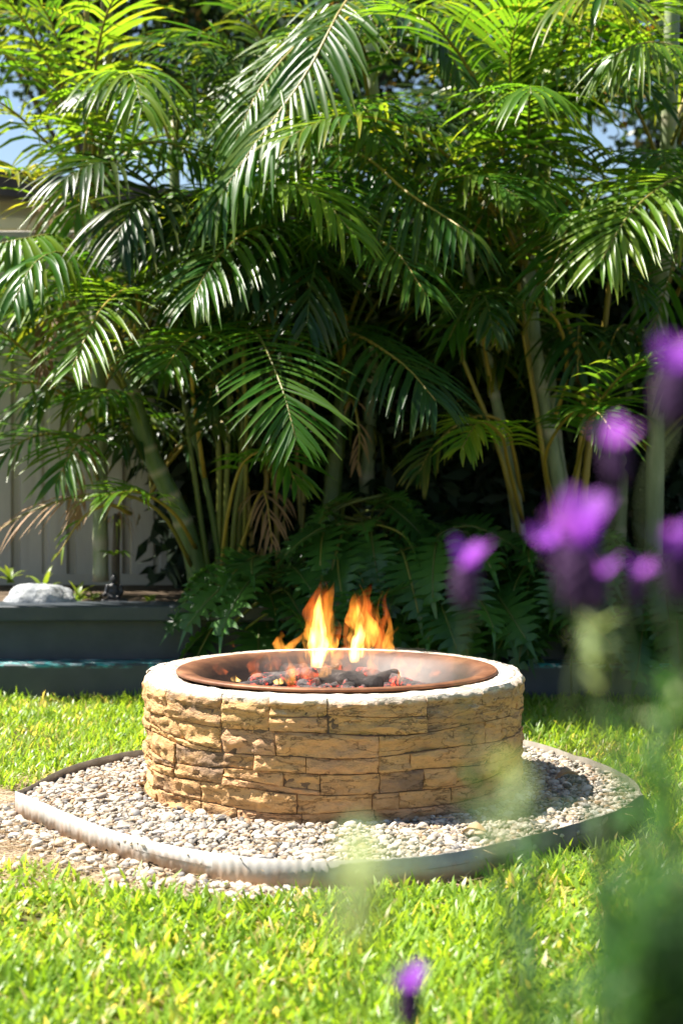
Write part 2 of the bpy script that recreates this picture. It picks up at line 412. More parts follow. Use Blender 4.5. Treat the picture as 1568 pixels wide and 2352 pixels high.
def rotm(n):
    a = NR.uniform(0, 2 * np.pi, n); tx = NR.normal(0, .32, n); ty = NR.normal(0, .32, n)
    ca, sa = np.cos(a), np.sin(a); cx, sx = np.cos(tx), np.sin(tx); cyy, sy = np.cos(ty), np.sin(ty)
    Z = np.zeros(n); O = np.ones(n)
    Rz = np.array([[ca, -sa, Z], [sa, ca, Z], [Z, Z, O]]).transpose(2, 0, 1)
    Rx = np.array([[O, Z, Z], [Z, cx, -sx], [Z, sx, cx]]).transpose(2, 0, 1)
    Ry = np.array([[cyy, Z, sy], [Z, O, Z], [-sy, Z, cyy]]).transpose(2, 0, 1)
    return Rx @ Ry @ Rz
N = 22000
x = NR.uniform(EP[:, 0].min(), EP[:, 0].max(), N * 2); y = NR.uniform(EP[:, 1].min(), EP[:, 1].max(), N * 2)
ok = inside(x, y) & (np.hypot(x - PC.x, y - PC.y) > PR + .004) & (edge_dist(x, y) > .008)
x, y = x[ok], y[ok]
z = NR.uniform(-.010, .004, len(x)) + .004 * np.sin(x * 9) * np.cos(y * 7)
r = np.clip(NR.lognormal(np.log(.0082), .36, len(x)), .005, .018)
px, py, pz, pr = x, y, z, r
# pebbles spilled over the bare ground
x = NR.uniform(-1.4, .05, 9000); y = NR.uniform(3.6, 5.1, 9000)
ok = inside(x, y, DP) & (NR.rand(9000) < np.clip(1.2 - edge_dist(x, y) / .15, .06, 1))
x, y = x[ok], y[ok]
px = np.r_[px, x]; py = np.r_[py, y]; pz = np.r_[pz, np.full(len(x), LAWN + .006) + NR.uniform(0, .008, len(x))]
pr = np.r_[pr, np.clip(NR.lognormal(np.log(.0105), .3, len(x)), .005, .02)]
# the ones that show largest become objects of their own
size = pr / py * (1 + 0.15 * (pz > -.002))
order = np.argsort(-size); single = order[:290]; rest = order[290:]
pebble_me = [mesh('pebble', s, IF, M['pebble1']) for s in SH]
for k, i in enumerate(single):
    o = link('pebble', pebble_me[k % len(SH)], bed, (px[i], py[i], pz[i] + .002))
    s = pr[i] * 1.05; o.scale = (s, s, s); o.rotation_euler = (R.gauss(0, .3), R.gauss(0, .3), R.uniform(0, 6.28))
RM = rotm(len(rest)); VV = np.empty((len(rest), len(IV), 3)); which = NR.randint(0, len(SH), len(rest))
for k in range(len(SH)):
    s = which == k
    VV[s] = np.einsum('nij,vj->nvi', RM[s], SH[k]) * pr[rest][s][:, None, None]
VV += np.stack([px[rest], py[rest], pz[rest]], 1)[:, None, :]
FF = (IF[None] + (np.arange(len(rest)) * len(IV))[:, None, None]).reshape(-1, 3)
gr = link('gravel', mesh('gravel', VV.reshape(-1, 3), FF, M['pebble'], True, np.repeat(NR.rand(len(rest)), len(IV))), bed); tag(gr, kind='stuff')

# ------------------------------------------------------------------ garden edging
ed = thing('garden_edging', 'bent ribbed metal edging strip round the pale gravel, rusty along its lower edge', 'garden edging', (PC.x, PC.y, LAWN))
for i, pn in enumerate(panels):
    ribbed = i in (0, 1); dense = catmull(pn, 60); L = sum((dense[k + 1] - dense[k]).length for k in range(60)); n = max(16, int(L / (.0045 if ribbed else .03)))
    V = []; F = []; C = catmull(pn, n); s = 0.0
    for k in range(n + 1):
        if k: s += (C[k] - C[k - 1]).length
        dirv = (C[min(k + 1, n)] - C[max(k - 1, 0)]).normalized(); nrm = Vector((dirv.y, -dirv.x, 0))
        off = (.0013 * math.sin(2 * math.pi * s / .025) * (.5 + .5 * mnoise.noise(Vector((s * 9, i, 0)))) if ribbed else .002 * math.sin(s * 17)) + .003 * math.sin(s * 5 + i)
        f = max(0, min(1, min(s, L - s) / .03)); off *= f
        p = C[k] + nrm * (off + (.001 if i % 2 else 0))
        zt = ET + .003 * math.sin(s * 6 + i) * f + .0015 * mnoise.noise(Vector((s * 30, i, 5)))
        zb = LAWN - .02
        if i == 0: zb = LAWN + .016 + .022 * mnoise.fractal(Vector((s * 16, 3, 0)), .8, 2.0, 4) - .02 * (s < .05)
        if i == 1: zb = LAWN + .004 + .014 * mnoise.fractal(Vector((s * 20, 9, 0)), .8, 2.0, 4)
        for q_, zz in ((0, zb), (0, (zb + zt) / 2), (0, zt), (1, zt), (1, zb)):
            pp = p - nrm * (.0016 * q_); V.append((pp.x, pp.y, zz))
    for k in range(n):
        for j in range(5):
            F.append((k * 5 + j, k * 5 + (j + 1) % 5, (k + 1) * 5 + (j + 1) % 5, (k + 1) * 5 + j)[::-1])
    part('edging_strip', V, F, M[('edging', 'edging_part_shade', 'edging_part_shade')[i] if i < 3 else 'edging_old_shaded'], ed)

# ------------------------------------------------------------------ fire pit
pit = thing('fire_pit', 'round fire pit of tan cast stone blocks standing on the gravel', 'fire pit', (PC.x, PC.y, 0))
def lathe(prof, n, wob=None):
    V = []; F = []
    for i in range(n):
        a = 2 * math.pi * i / n
        for j, (r_, z_) in enumerate(prof):
            dr, dz = wob(a, j) if wob else (0, 0)
            V.append((math.cos(a) * (r_ + dr), math.sin(a) * (r_ + dr), z_ + dz))
    m = len(prof)
    for i in range(n):
        for j in range(m - 1):
            F.append((i * m + j, ((i + 1) % n) * m + j, ((i + 1) % n) * m + j + 1, i * m + j + 1))
    return np.array(V), F
V, F = lathe([(PR - .028, -.05), (PR - .022, .1), (PR - .018, .31), (PR - .03, .326), (.44, .326), (.44, -.05)], 128)
link('core', mesh('core', V, F, M['mortar']), pit)
def cw(a, j):
    p = Vector((math.cos(a) * 9, math.sin(a) * 9, j * .7))
    e = mnoise.fractal(p * 1.2, .8, 2.1, 4)
    if j <= 3: return (.009 * e - .002, .004 * mnoise.noise(p * 2.5))
    return (0, .0035 * mnoise.noise(p * 1.7))
V, F = lathe([(PR - .030, .310), (PR - .024, .322), (PR - .022, .334), (PR - .026, PTOP - .003), (PR - .045, PTOP + .001), (PR - .075, PTOP + .002), (.50, PTOP - .006), (.462, PTOP - .013), (.455, .3)], 260, cw)
link('coping', mesh('coping', V, F, M['coping']), pit)

def zline(k, a):
    base = [.3455, .246, .182, .132, .080, .028, -.05][k]
    if k in (0, 6): return base
    return base + .005 * math.sin(a * 3 + k * 2.1) + .004 * math.sin(a * 7 + k)
front = {0: [400, 527, 633, 755, 967, 1092, 1180], 1: [352, 525, 645, 862, 1098, 1140], 2: [345, 418, 600, 710, 862, 930, 1110],
         3: [415, 530, 740, 865, 960, 1030, 1190], 4: [360, 480, 690, 850, 905, 1025, 1150], 5: [385, 480, 560, 700, 855, 985, 1130]}
def stone(a0, a1, zl, zh, seed):
    nu = max(6, int((a1 - a0) * PR / .0075)); nv = max(6, int((zh(a0) - zl(a0)) / .0065))
    o = Vector((seed * 3.7, seed * 1.3, seed * .9)); gap = .0013 / PR
    V = []; F = []; proud = R.uniform(-.002, .0035); tiltu = R.uniform(-.005, .005); tiltv = R.uniform(-.002, .004)
    t0 = R.uniform(-.03, .03) * .3; t1 = R.uniform(-.03, .03) * .3
    def pt(iu, iv, deep):
        u = iu / nu; v = iv / nv
        aa0 = a0 + gap + t0 * (v - .5) * .1; aa1 = a1 - gap + t1 * (v - .5) * .1
        a = aa0 + (aa1 - aa0) * u; z_ = (zl(a) + .0012) + (zh(a) - zl(a) - .0024) * v
        p = Vector((a * PR * 1.0, z_, 0)) + o
        lay = mnoise.noise(Vector((p.x * 6, p.y * 38, 1.3)))
        step = math.floor(lay * 3.2 + mnoise.noise(Vector((p.x * 14, p.y * 14, 4))) * .8) / 3.2
        h = .0085 * step + .0065 * mnoise.fractal(Vector((p.x * 30, p.y * 46, 2)), .75, 2.1, 5) + .003 * lay
        h += proud + tiltu * (u - .5) + tiltv * (v - .5)
        e = min(iu, nu - iu) == 0 or min(iv, nv - iv) == 0
        h = max(-.016, min(.012, h))
        if e: h -= .003
        rr = PR - .006 + h - .008 * (1 - (z_ + .05) / .4) - (.012 * max(0, (z_ - .322) / .0235) ** 2 if z_ > .322 else 0)
        if deep: rr = PR - .03
        return (math.cos(a) * rr, math.sin(a) * rr, z_)
    for iv in range(nv + 1):
        for iu in range(nu + 1): V.append(pt(iu, iv, False))
    for iv in range(nv):
        for iu in range(nu):
            b = iv * (nu + 1) + iu; F.append((b, b + 1, b + nu + 2, b + nu + 1))
    ring = [(i, 0) for i in range(nu + 1)] + [(nu, j) for j in range(1, nv + 1)] + [(i, nv) for i in range(nu - 1, -1, -1)] + [(0, j) for j in range(nv - 1, 0, -1)]
    b0 = len(V)
    for iu, iv in ring: V.append(pt(iu, iv, True))
    n = len(ring)
    for k in range(n):
        a = ring[k][1] * (nu + 1) + ring[k][0]; b = ring[(k + 1) % n][1] * (nu + 1) + ring[(k + 1) % n][0]
        F.append((a, b0 + k, b0 + (k + 1) % n, b))
    o_ = link('stone', mesh('stone', V, F, M['stone'], True), pit)
    o_.data.set_sharp_from_angle(angle=rad(38))
seed = 0
for c in range(6):
    cuts = []
    for X in front[c]:
        s = max(-.985, min(.985, (X - 766.5) / 442)); cuts.append(math.asin(s) - math.pi / 2)
    a = cuts[-1]; end = cuts[0] + 2 * math.pi
    back = []
    while a < end - .55:
        a += R.uniform(.25, .5); back.append(a)
    cuts = cuts + back + [cuts[0] + 2 * math.pi]
    for a0, a1 in zip(cuts[:-1], cuts[1:]):
        seed += 1
        hi = lambda a, c=c: zline(c, a); lo = lambda a, c=c: zline(c + 1, a)
        wdt = (a1 - a0) * PR
        if c in (0, 1, 3) and wdt > .15 and R.random() < .25:
            f = R.uniform(.38, .6); sl_ = R.uniform(-.04, .04)
            mid = lambda a, c=c, f=f, a0=a0, sl_=sl_: zline(c + 1, a) + (zline(c, a) - zline(c + 1, a)) * f + sl_ * (a - a0)
            stone(a0, a1, lo, mid, seed)
            if R.random() < .5:
                am = a0 + (a1 - a0) * R.uniform(.35, .65); stone(a0, am, mid, hi, seed + 300); stone(am, a1, mid, hi, seed + 500)
            else: stone(a0, a1, mid, hi, seed + 300)
        else: stone(a0, a1, lo, hi, seed)

def rockmesh(sx, sy, sz, seed, n=40, m=22):
    V = []; F = []
    for i in range(m + 1):
        ph = math.pi * i / m
        for j in range(n):
            th = 2 * math.pi * j / n; d = Vector((math.sin(ph) * math.cos(th), math.sin(ph) * math.sin(th), math.cos(ph)))
            k = 1 + .16 * mnoise.noise(d * 1.4 + Vector((seed, 0, 0))) + .06 * mnoise.fractal(d * 3 + Vector((seed, 4, 0)), .8, 2, 4)
            dd = Vector([abs(c) ** .82 * (1 if c > 0 else -1) for c in d])
            V.append((dd.x * sx * k, dd.y * sy * k, dd.z * sz * k))
    for i in range(m):
        for j in range(n): F.append((i * n + j, (i + 1) * n + j, (i + 1) * n + (j + 1) % n, i * n + (j + 1) % n))
    return V, F
# fire bowl
bowl = thing('fire_bowl', 'wide rusted steel fire bowl set into the top of the stone pit', 'fire bowl', (PC.x + .010, PC.y, -.006)); bowl.rotation_euler = (-.010, 0, 0)
prof = [(.455, .340), (.494, .350), (.497, .354), (.494, .358), (.486, .360), (.455, .357), (.430, .345), (.405, .318), (.375, .285), (.34, .255), (.29, .232), (.2, .218), (.02, .214)]
V, F = lathe(prof, 128)
t = np.tile([0, 0, 0, 0, .05, .3, .75, 1, 1, 1, 1, 1, 1], 128)
link('basin', mesh('basin', V, F, M['rust'], True, t), bowl)
V, F = lathe([(.494, .3525), (.499, .3495), (.4995, .3555), (.4955, .3595), (.491, .3585)], 128)
link('rolled_rim', mesh('rolled_rim', V, F, M['rust'], True, np.zeros(len(V))), bowl)

# logs and embers inside the bowl
def log(a, b, r0, seed, label):
    a = Vector(a); b = Vector(b); n = 14; pts = [a + (b - a) * (i / n) for i in range(n + 1)]
    rs = [r0 * (.75 + .3 * mnoise.noise(Vector((i * .45, seed, 0))) - .35 * abs(i / n - .5) ** 2) for i in range(n + 1)]
    V, F = tube(pts, rs, 10)
    V = [v + Vector([.008 * mnoise.noise(v * 38 + Vector((seed, k * 9, 0))) for k in range(3)]) for v in V]
    t = thing('firewood_log', label, 'log', tuple(a), 'burning logs in the fire bowl')
    part('charred_bark', V, F, M['ember'] if seed % 2 else M['charcoal'], t)
bx, by = PC.x, PC.y
log((bx - .31, by - .02, .278), (bx + .02, by + .16, .325), .034, 1, 'glowing red log lying in the left half of the fire bowl')
log((bx - .16, by + .20, .32), (bx + .14, by - .04, .306), .036, 2, 'black charred log under the tall middle flame')
log((bx - .05, by - .12, .274), (bx + .20, by + .16, .308), .030, 4, 'charred log slanting to the back right of the bowl')
log((bx + .31, by - .02, .285), (bx + .08, by + .22, .312), .026, 3, 'thin glowing log under the right hand flame')
log((bx - .27, by + .19, .288), (bx - .06, by + .02, .335), .026, 5, 'short glowing log end behind the left embers')
log((bx - .22, by - .14, .272), (bx - .02, by - .08, .300), .024, 7, 'small glowing log nearest the front lip of the bowl')
n = 210; VV = []; FF = []
for i in range(n):
    a = R.uniform(0, 6.283); rr = .33 * math.sqrt(R.random()); s = R.uniform(.007, .026)
    c = np.array([bx + rr * math.cos(a), by + rr * math.sin(a), 255 * .001 + .048 * (1 - (rr / .36) ** 2) * R.uniform(.6, 1.05)])
    sh = SH[i % len(SH)] * np.array([R.uniform(.7, 2.0), R.uniform(.6, 1.1), R.uniform(.7, 1.4)]); an = R.uniform(0, 6.28); ca, sa = math.cos(an), math.sin(an)
    VV.append((sh * np.array([1, 1.2, 1.3])) @ np.array([[ca, sa, 0], [-sa, ca, 0], [0, 0, 1]]) * s + c); FF.append(IF + i * len(IV))
tag(link('embers', mesh('embers', np.concatenate(VV), np.concatenate(FF), M['ember'], False)), 'glowing red embers and charcoal heaped in the rusty bowl', 'embers', kind='stuff')

fire = thing('fire', 'yellow and orange flames leaping from the rusty bowl', 'fire', (bx, by, .30))
def tongue(bX, bY, tX, tY, d, wpx, mat, seed, wob=.18, pk=.28, base=.55, flat=.55, name='flame'):
    a = P(bX, bY, d); b = P(tX, tY, d + R.uniform(-.04, .04)); L = (b - a).length; n = 22; k = 14; wr = wpx * 1.1 / FPX * d / 2
    V = []; F = []
    for i in range(n + 1):
        s = i / n
        c = a + (b - a) * s + Vector((wob * wr * 2 * math.sin(s * 5.5 + seed) * s, wob * wr * math.sin(s * 4 + seed * 2), 0))
        if s < pk: pr_ = base + (1 - base) * math.sin(s / pk * math.pi / 2)
        else: pr_ = max(.035, (1 - ((s - pk) / (1 - pk))) ** .85 if s < 1 else 0)
        for j in range(k):
            an = 2 * math.pi * j / k
            rj = max(.0022, wr * pr_) * (1 + .45 * mnoise.noise(Vector((math.cos(an) * 1.5 + seed * 5, math.sin(an) * 1.5, s * 6.0))))
            V.append((c.x + math.cos(an) * rj, c.y + math.sin(an) * rj * flat, c.z + .05 * L * (1 - s) * mnoise.noise(Vector((math.cos(an) + seed, math.sin(an), s * 3)))))
    for i in range(n):
        for j in range(k): F.append((i * k + j, i * k + (j + 1) % k, (i + 1) * k + (j + 1) % k, (i + 1) * k + j))
    F.append(tuple(range(k))[::-1]); F.append(tuple(n * k + j for j in range(k)))
    part(name, V, F, mat, fire)
FA = flame_mat('flame_faint', (1.0, .22, .06), (1.0, .14, .04), 8)
MID = flame_mat('flame_mid', (1.0, .45, .10), (1.0, .26, .03), 14)
C_, O_, D_ = M['flame_core'], M['flame'], M['flame_red']
tongue(728, 1532, 738, 1352, 5.30, 42, C_, 1); tongue(732, 1520, 752, 1338, 5.36, 78, O_, 2.2); tongue(735, 1480, 722, 1318, 5.38, 50, D_, 3.1, .4, .5)
tongue(722, 1478, 688, 1436, 5.33, 26, O_, 4.0, .3); tongue(752, 1500, 778, 1415, 5.36, 34, D_, 4.7, .3)
tongue(816, 1520, 828, 1378, 5.35, 32, C_, 5.2, .3); tongue(818, 1512, 836, 1352, 5.40, 66, O_, 6.4, .3, .5); tongue(842, 1480, 852, 1338, 5.42, 44, D_, 7.3, .4, .62)
tongue(868, 1500, 893, 1395, 5.42, 34, D_, 8.1, .5); tongue(890, 1500, 902, 1440, 5.42, 28, O_, 8.6, .4)
tongue(650, 1500, 634, 1446, 5.40, 30, O_, 9.4, .4); tongue(660, 1498, 698, 1442, 5.40, 24, O_, 10.2, .4); tongue(780, 1515, 790, 1470, 5.36, 50, D_, 10.9, .3)
tongue(668, 1578, 664, 1505, 5.05, 26, O_, 11.3, .2); tongue(916, 1574, 919, 1522, 5.05, 15, O_, 12.6, .2); tongue(1000, 1552, 1006, 1516, 5.15, 14, D_, 13.1, .2)
tongue(545, 1566, 538, 1550, 5.1, 24, C_, 14.2, .2); tongue(640, 1572, 645, 1552, 5.0, 22, C_, 15.2, .2); tongue(592, 1556, 586, 1536, 5.15, 30, D_, 16.2, .2)
for k in range(11):
    X0 = 520 + k * 48 + R.uniform(-14, 14); Y0 = R.uniform(1536, 1562)
    tongue(X0, Y0, X0 + R.uniform(-22, 22), Y0 - R.uniform(22, 52), R.uniform(5.05, 5.35), R.uniform(22, 50), FA, 20 + k * 1.7, .4, .35, .7)
for X0, Y0, X1, Y1, w_ in ((700, 1548, 694, 1480, 22), (770, 1545, 784, 1470, 26), (856, 1545, 848, 1466, 24), (905, 1540, 914, 1478, 20), (628, 1545, 622, 1492, 20), (960, 1545, 966, 1500, 16), (742, 1556, 736, 1505, 34)):
    tongue(X0, Y0, X1, Y1, R.uniform(5.1, 5.3), w_, MID, X0 * .11, .5, .3, .6)
for k in range(9):
    X0 = R.choice((690, 735, 760, 800, 830, 862, 880)) + R.uniform(-12, 12); Y0 = R.uniform(1475, 1505)
    tongue(X0, Y0, X0 + R.uniform(-26, 30), Y0 - R.uniform(50, 150), R.uniform(5.3, 5.42), R.uniform(9, 20), D_ if k % 2 else O_, 50 + k * 2.3, .8, .4, .5)
tongue(536, 1487, 524, 1456, 5.55, 12, D_, 17.0, .5)

def smoke_mat():
    q = NT('smoke'); q.t.nodes.remove(q.b); v = q.n('ShaderNodeVolumePrincipled'); v.inputs['Color'].default_value = (.97, .90, .84, 1)
    v.inputs['Anisotropy'].default_value = .3; d = q.ramp(q.noise(7, 3, .6), [(.38, .05), (.68, 1.0)])
    q.l(q.math('MULTIPLY', d, .55), v.inputs['Density']); q.l(v.outputs[0], q.out.inputs['Volume']); return q.m
V, F = rockmesh(.33, .30, .05, 7.0)
tag(link('smoke', mesh('smoke', V, F, smoke_mat()), None, (bx + .10, by + .02, .352)), 'thin pale smoke drifting over the right side of the bowl', 'smoke', kind='stuff')

# ------------------------------------------------------------------ raised planter, fence, neighbours
PY = 7.40
pl = thing('planter_wall', 'low dark grey raised garden wall with wide cap behind the fire pit', 'garden wall', (-1.0, PY, LAWN))
def boxpart(name, root, mat, dims, c=0.0):
    m = MB(); m.box(*dims, c); return part(name, m.V, m.F, mat, root, None, False)
boxpart('wall_face', pl, M['planter'], (-4.2, 3.6, PY + .03, PY + .17, LAWN - .05, .272))
for k in range(3): boxpart('cap', pl, M['planter'], (-4.2 + k * 2.602, -4.2 + k * 2.602 + 2.597, PY - .035, PY + .20, .273, .341), .006)
for k in range(3): boxpart('footing_sleeper', pl, M['dapple_paint'], (-4.2 + k * 2.602, -4.2 + k * 2.602 + 2.596, PY - .135, PY + .029, LAWN - .05, .098), .008)
FY = 8.5
tag(link('planter_soil', mesh('planter_soil', [(-4.2, PY + .17, .318), (3.6, PY + .17, .318), (3.6, FY + .02, .345), (-4.2, FY + .02, .345)], [(0, 1, 2, 3)], M['soil'], False)), kind='structure')
fe = thing('metal_fence', 'tall beige ribbed steel fence behind the garden bed', 'fence', (0, FY, .33))
PW = .283
for k in range(-15, 14):
    x0 = k * PW + .057
    prof = [(0, .0), (.010, -.028), (.118, -.028), (.128, -.018), (.148, -.018), (.158, -.028), (.243, -.028), (.253, 0.0), (PW - .001, 0.0)]
    V = []; F = []
    for (dx, dy) in prof: V += [(x0 + dx, FY + dy, .30), (x0 + dx, FY + dy, 2.10)]
    for i in range(len(prof) - 1): F.append((2 * i, 2 * i + 2, 2 * i + 3, 2 * i + 1))
    nb = len(V)
    V += [(v[0], v[1] + .002, v[2]) for v in V[:nb]]
    for i in range(len(prof) - 1): F.append((nb + 2 * i, nb + 2 * i + 1, nb + 2 * i + 3, nb + 2 * i + 2))
    part('fence_sheet', V, F, M['fence'], fe, None, False)
for x0 in (-4.3, -1.95, .40, 2.75): boxpart('fence_post', fe, M['fence_rail'], (x0 - .03, x0 + .03, FY + .008, FY + .06, .28, 2.12))
boxpart('top_rail', fe, M['fence_rail'], (-4.4, 4.05, FY - .040, FY + .062, 2.10, 2.145), .005)
boxpart('bottom_rail', fe, M['fence_rail'], (-4.4, 4.05, FY - .036, FY - .030, .335, .40))

HY = 11.0
house = thing('neighbour_house', 'cream weatherboard house with dark roof showing above the fence', 'house', (-4, HY, 0))
for k in range(13):
    z0 = .2 + k * .19
    m = MB(); V = [(-7, HY, z0), (-1.45, HY, z0), (-1.45, HY - .0, z0 + .19), (-7, HY, z0 + .19)]
    m.add([(-7, HY - .022, z0), (-1.45, HY - .022, z0), (-1.45, HY - .002, z0 + .188), (-7, HY - .002, z0 + .188), (-7, HY + .05, z0), (-1.45, HY + .05, z0), (-1.45, HY + .05, z0 + .188), (-7, HY + .05, z0 + .188)],
          [(0, 1, 2, 3), (4, 7, 6, 5), (0, 4, 5, 1), (3, 2, 6, 7), (1, 5, 6, 2), (0, 3, 7, 4)])
    part('board', m.V, m.F, M['cream'], house, None, False)
a = P(-500, 330, HY - .35); b = P(930, 492, HY - .35)
m = MB()
def slab(a, b, th, y0, y1):
    return [(a.x, y0, a.z - th), (b.x, y0, b.z - th), (b.x, y0, b.z), (a.x, y0, a.z), (a.x, y1, a.z - th + .3), (b.x, y1, b.z - th + .3), (b.x, y1, b.z + .3), (a.x, y1, a.z + .3)]
m.add(slab(a, b, .17, HY - .35, HY + 4), [(0, 1, 2, 3), (3, 2, 6, 7), (0, 4, 5, 1), (1, 5, 6, 2), (0, 3, 7, 4), (4, 7, 6, 5)])
part('roof', m.V, m.F, M['roof_dark'], house, None, False)
boxpart('gutter', house, M['cream'], (-7, -1.5, HY - .16, HY - .04, 2.46, 2.55), .01)
shed = thing('garden_shed', 'dark brown flat roofed shed beyond the fence behind the palms', 'shed', (2.0, 10.4, 0))
boxpart('wall', shed, M['shed'], (.28, 5.5, 10.4, 12.0, -.06, 2.40))
boxpart('roof', shed, M['roof_dark'], (.22, 5.6, 10.25, 12.1, 2.402, 2.50))

# trees beyond the fence
def tree(cx, cy, cz, rx, ry, rz, n, label, seed, s0=.05):
    t = thing('tree', label, 'tree', (cx, cy, LAWN), 'trees beyond the fence')
    pts = catmull([(cx, cy, LAWN), (cx + .1, cy, cz * .4), (cx - .05, cy + .1, cz * .75), (cx, cy, cz + rz * .5)], 16)
    V, F = tube(pts, [.13 * (1 - .7 * i / 16) for i in range(17)], 8); part('trunk', V, F, M['bark'], t)
    rs = np.random.RandomState(seed)
    bv = []; bf = []
    cl = []
    for k in range(60):
        d = rs.normal(0, 1, 3); d /= np.linalg.norm(d); f = rs.uniform(.45, 1.0)
        c = np.array([cx, cy, cz]) + d * f * np.array([rx, ry, rz]); cl.append(c)
        if k < 14:
            st = pts[rs.randint(6, 15)]
            mid = (st + Vector(c)) / 2 + Vector((0, 0, .12)); mm = catmull([st, mid, Vector(c)], 8)
            v, f_ = tube(mm, [.035 * (1 - .8 * i / 8) for i in range(9)], 5); b0 = len(bv); bv += v; bf += [tuple(i + b0 for i in q_) for q_ in f_]
    part('limb', bv, bf, M['bark'], t)
    cl = np.array(cl); ci = rs.randint(0, len(cl), n)
    pos = cl[ci] + rs.normal(0, 1, (n, 3)) * np.array([rx, ry, rz]) * .16
    d1 = rs.normal(0, 1, (n, 3)); d1[:, 2] -= .5; d1 /= np.linalg.norm(d1, axis=1)[:, None]
    d2 = np.cross(d1, rs.normal(0, 1, (n, 3))); d2 /= np.linalg.norm(d2, axis=1)[:, None]; nn = np.cross(d1, d2)
    L = rs.uniform(s0, s0 * 2, n)[:, None]; W = L * .36
    V = np.stack([pos, pos + d1 * L * .5 + d2 * W + nn * L * .08, pos + d1 * L, pos + d1 * L * .5 - d2 * W + nn * L * .08], 1).reshape(-1, 3)
    F = (np.arange(n) * 4)[:, None] + np.array([0, 1, 2, 3])
    tn = np.repeat((rs.rand(n) < .06) * rs.uniform(.4, 1, n), 4)
    part('crown', V, F, M['tree_leaf'], t, None, False, tn)
tree(-1.75, 12.6, 4.70, 1.25, .9, 1.0, 13000, 'leafy tree with gaps of sky standing behind the cream house', 3)
tree(-.25, 12.2, 3.9, .95, .9, 1.2, 9000, 'dense dark tree beyond the fence behind the middle palm', 4)
tree(1.05, 12.8, 4.25, 1.1, .9, .85, 6500, 'dark tree with orange tinged leaves above the shed roof', 5)
tree(2.5, 12.2, 3.9, .9, .9, 1.1, 6000, 'tall leafy tree beyond the fence at the far right', 6)

# ------------------------------------------------------------------ palms
def frond_geo(pts, ll, seed, start=.18, hint=(0, -.3, 1), droop=.35, wid=.0108, v=.35, a0=70, a1=28, yel=.15, sp=.035, nseg=5, dens=1.0, curl=0.0):
    rs = random.Random(seed)
    pts = [Vector(p) for p in pts]; C = catmull(pts, 48); n = 49
    L = sum((C[i + 1] - C[i]).length for i in range(48)); hint = Vector(hint)
    V = []; F = []; T = []
    k = max(8, int(L * (1 - start) / sp)); gy = rs.random() < .3
    for i in range(k):
        for s in (-1, 1):
            t = (i + rs.uniform(.2, .8)) / k
            if rs.random() > dens: continue
            u = start + (1 - start) * t; f = u * 48; j = min(int(f), 47); p = C[j].lerp(C[j + 1], f - j); tg = (C[min(j + 1, 48)] - C[max(j - 1, 0)]).normalized()
            N = hint - tg * hint.dot(tg)
            if N.length < .05: N = Vector((0, -1, .2))
            N.normalize(); S = tg.cross(N) * s
            a = rad(a0 + (a1 - a0) * t + rs.uniform(-7, 7)); vv = v + rs.uniform(-.12, .12)
            d = (tg * math.cos(a) + (S * math.cos(vv) + N * math.sin(vv)) * math.sin(a)).normalized()
            ln = ll * 1.12 * (.50 + .50 * math.sin(math.pi * min(1, (t * .9 + .12)))) * rs.uniform(.85, 1.12) * (1 if t < .9 else .8)
            dr = droop * rs.uniform(.6, 1.5); wv = wid * rs.uniform(.8, 1.15)
            nl = (N - d * N.dot(d))
            if nl.length < .05: nl = S.cross(d)
            nl.normalize(); tip = rs.uniform(0, yel * 2); by_ = yel * rs.random() ** 2
            b0 = len(V)
            q0 = p; gdir = d.copy()
            for m_ in range(nseg + 1):
                x_ = m_ / nseg
                dd = (d + Vector((0, 0, -1)) * (dr * 2 * x_) + tg * (curl * x_)).normalized()
                if m_: q0 = q0 + dd * (ln / nseg)
                n2 = (nl - dd * nl.dot(dd)); n2 = n2.normalized() if n2.length > .02 else nl
                sd = dd.cross(n2)
                wf = wv * (.55 + .9 * x_ if x_ < .4 else 1.0 * (1 - ((x_ - .4) / .6) ** 1.6)) if x_ < 1 else 0.0004
                V += [q0 + sd * wf + n2 * wf * .45, q0, q0 - sd * wf + n2 * wf * .45]
                tt = min(1, by_ + tip * max(0, (x_ - .55) / .45) ** 1.5); T += [tt] * 3
            for m_ in range(nseg):
                c = b0 + m_ * 3
                F += [(c, c + 1, c + 4, c + 3), (c + 1, c + 2, c + 5, c + 4)]
    return V, F, T, C
nfr = [0]
def frond(palm, pts, ll=.36, mat='palm', stalk='stalk', r0=.011, **kw):
    nfr[0] += 1
    V, F, T, C = frond_geo(pts, ll, nfr[0] * 13 + 5, **kw)
    fo = part('frond', np.array([tuple(v) for v in V]), np.array(F), M[mat], palm, None, True, T)
    CC = C[::3]; n = len(CC)
    v, f = tube(CC, [r0 * (1 - .78 * i / (n - 1)) for i in range(n)], 6)
    part('leaf_stalk', v, f, M[stalk], palm, fo); return fo
def arch(base, az, e0, e1, L, n=6):
    p = Vector(base); out = [p.copy()]
    for i in range(n):
        s = (i + .5) / n; e = rad(e0 + (e1 - e0) * s ** 1.35)
        p = p + Vector((math.sin(az) * math.cos(e), -math.cos(az) * math.cos(e), math.sin(e))) * (L / n); out.append(p.copy())
    return out
def ptrunk(palm, pts, r0, r1, rings=.14, mat='trunk'):
    C = catmull(pts, 60); L = sum((C[i + 1] - C[i]).length for i in range(60)); cum = 0; V = []; rs = []; T = []
    for i, c in enumerate(C):
        if i: cum += (c - C[i - 1]).length
        ph = (cum / rings) % 1; ring = 1.0 if ph < .13 else 0.0
        rs.append((r0 + (r1 - r0) * cum / L) * (1.07 if ring else 1.0)); T += [ring * .9] * 10
    v, f = tube(C, rs, 10); part('trunk', v, f, M[mat], palm, None, True, T)
    return C[-1]
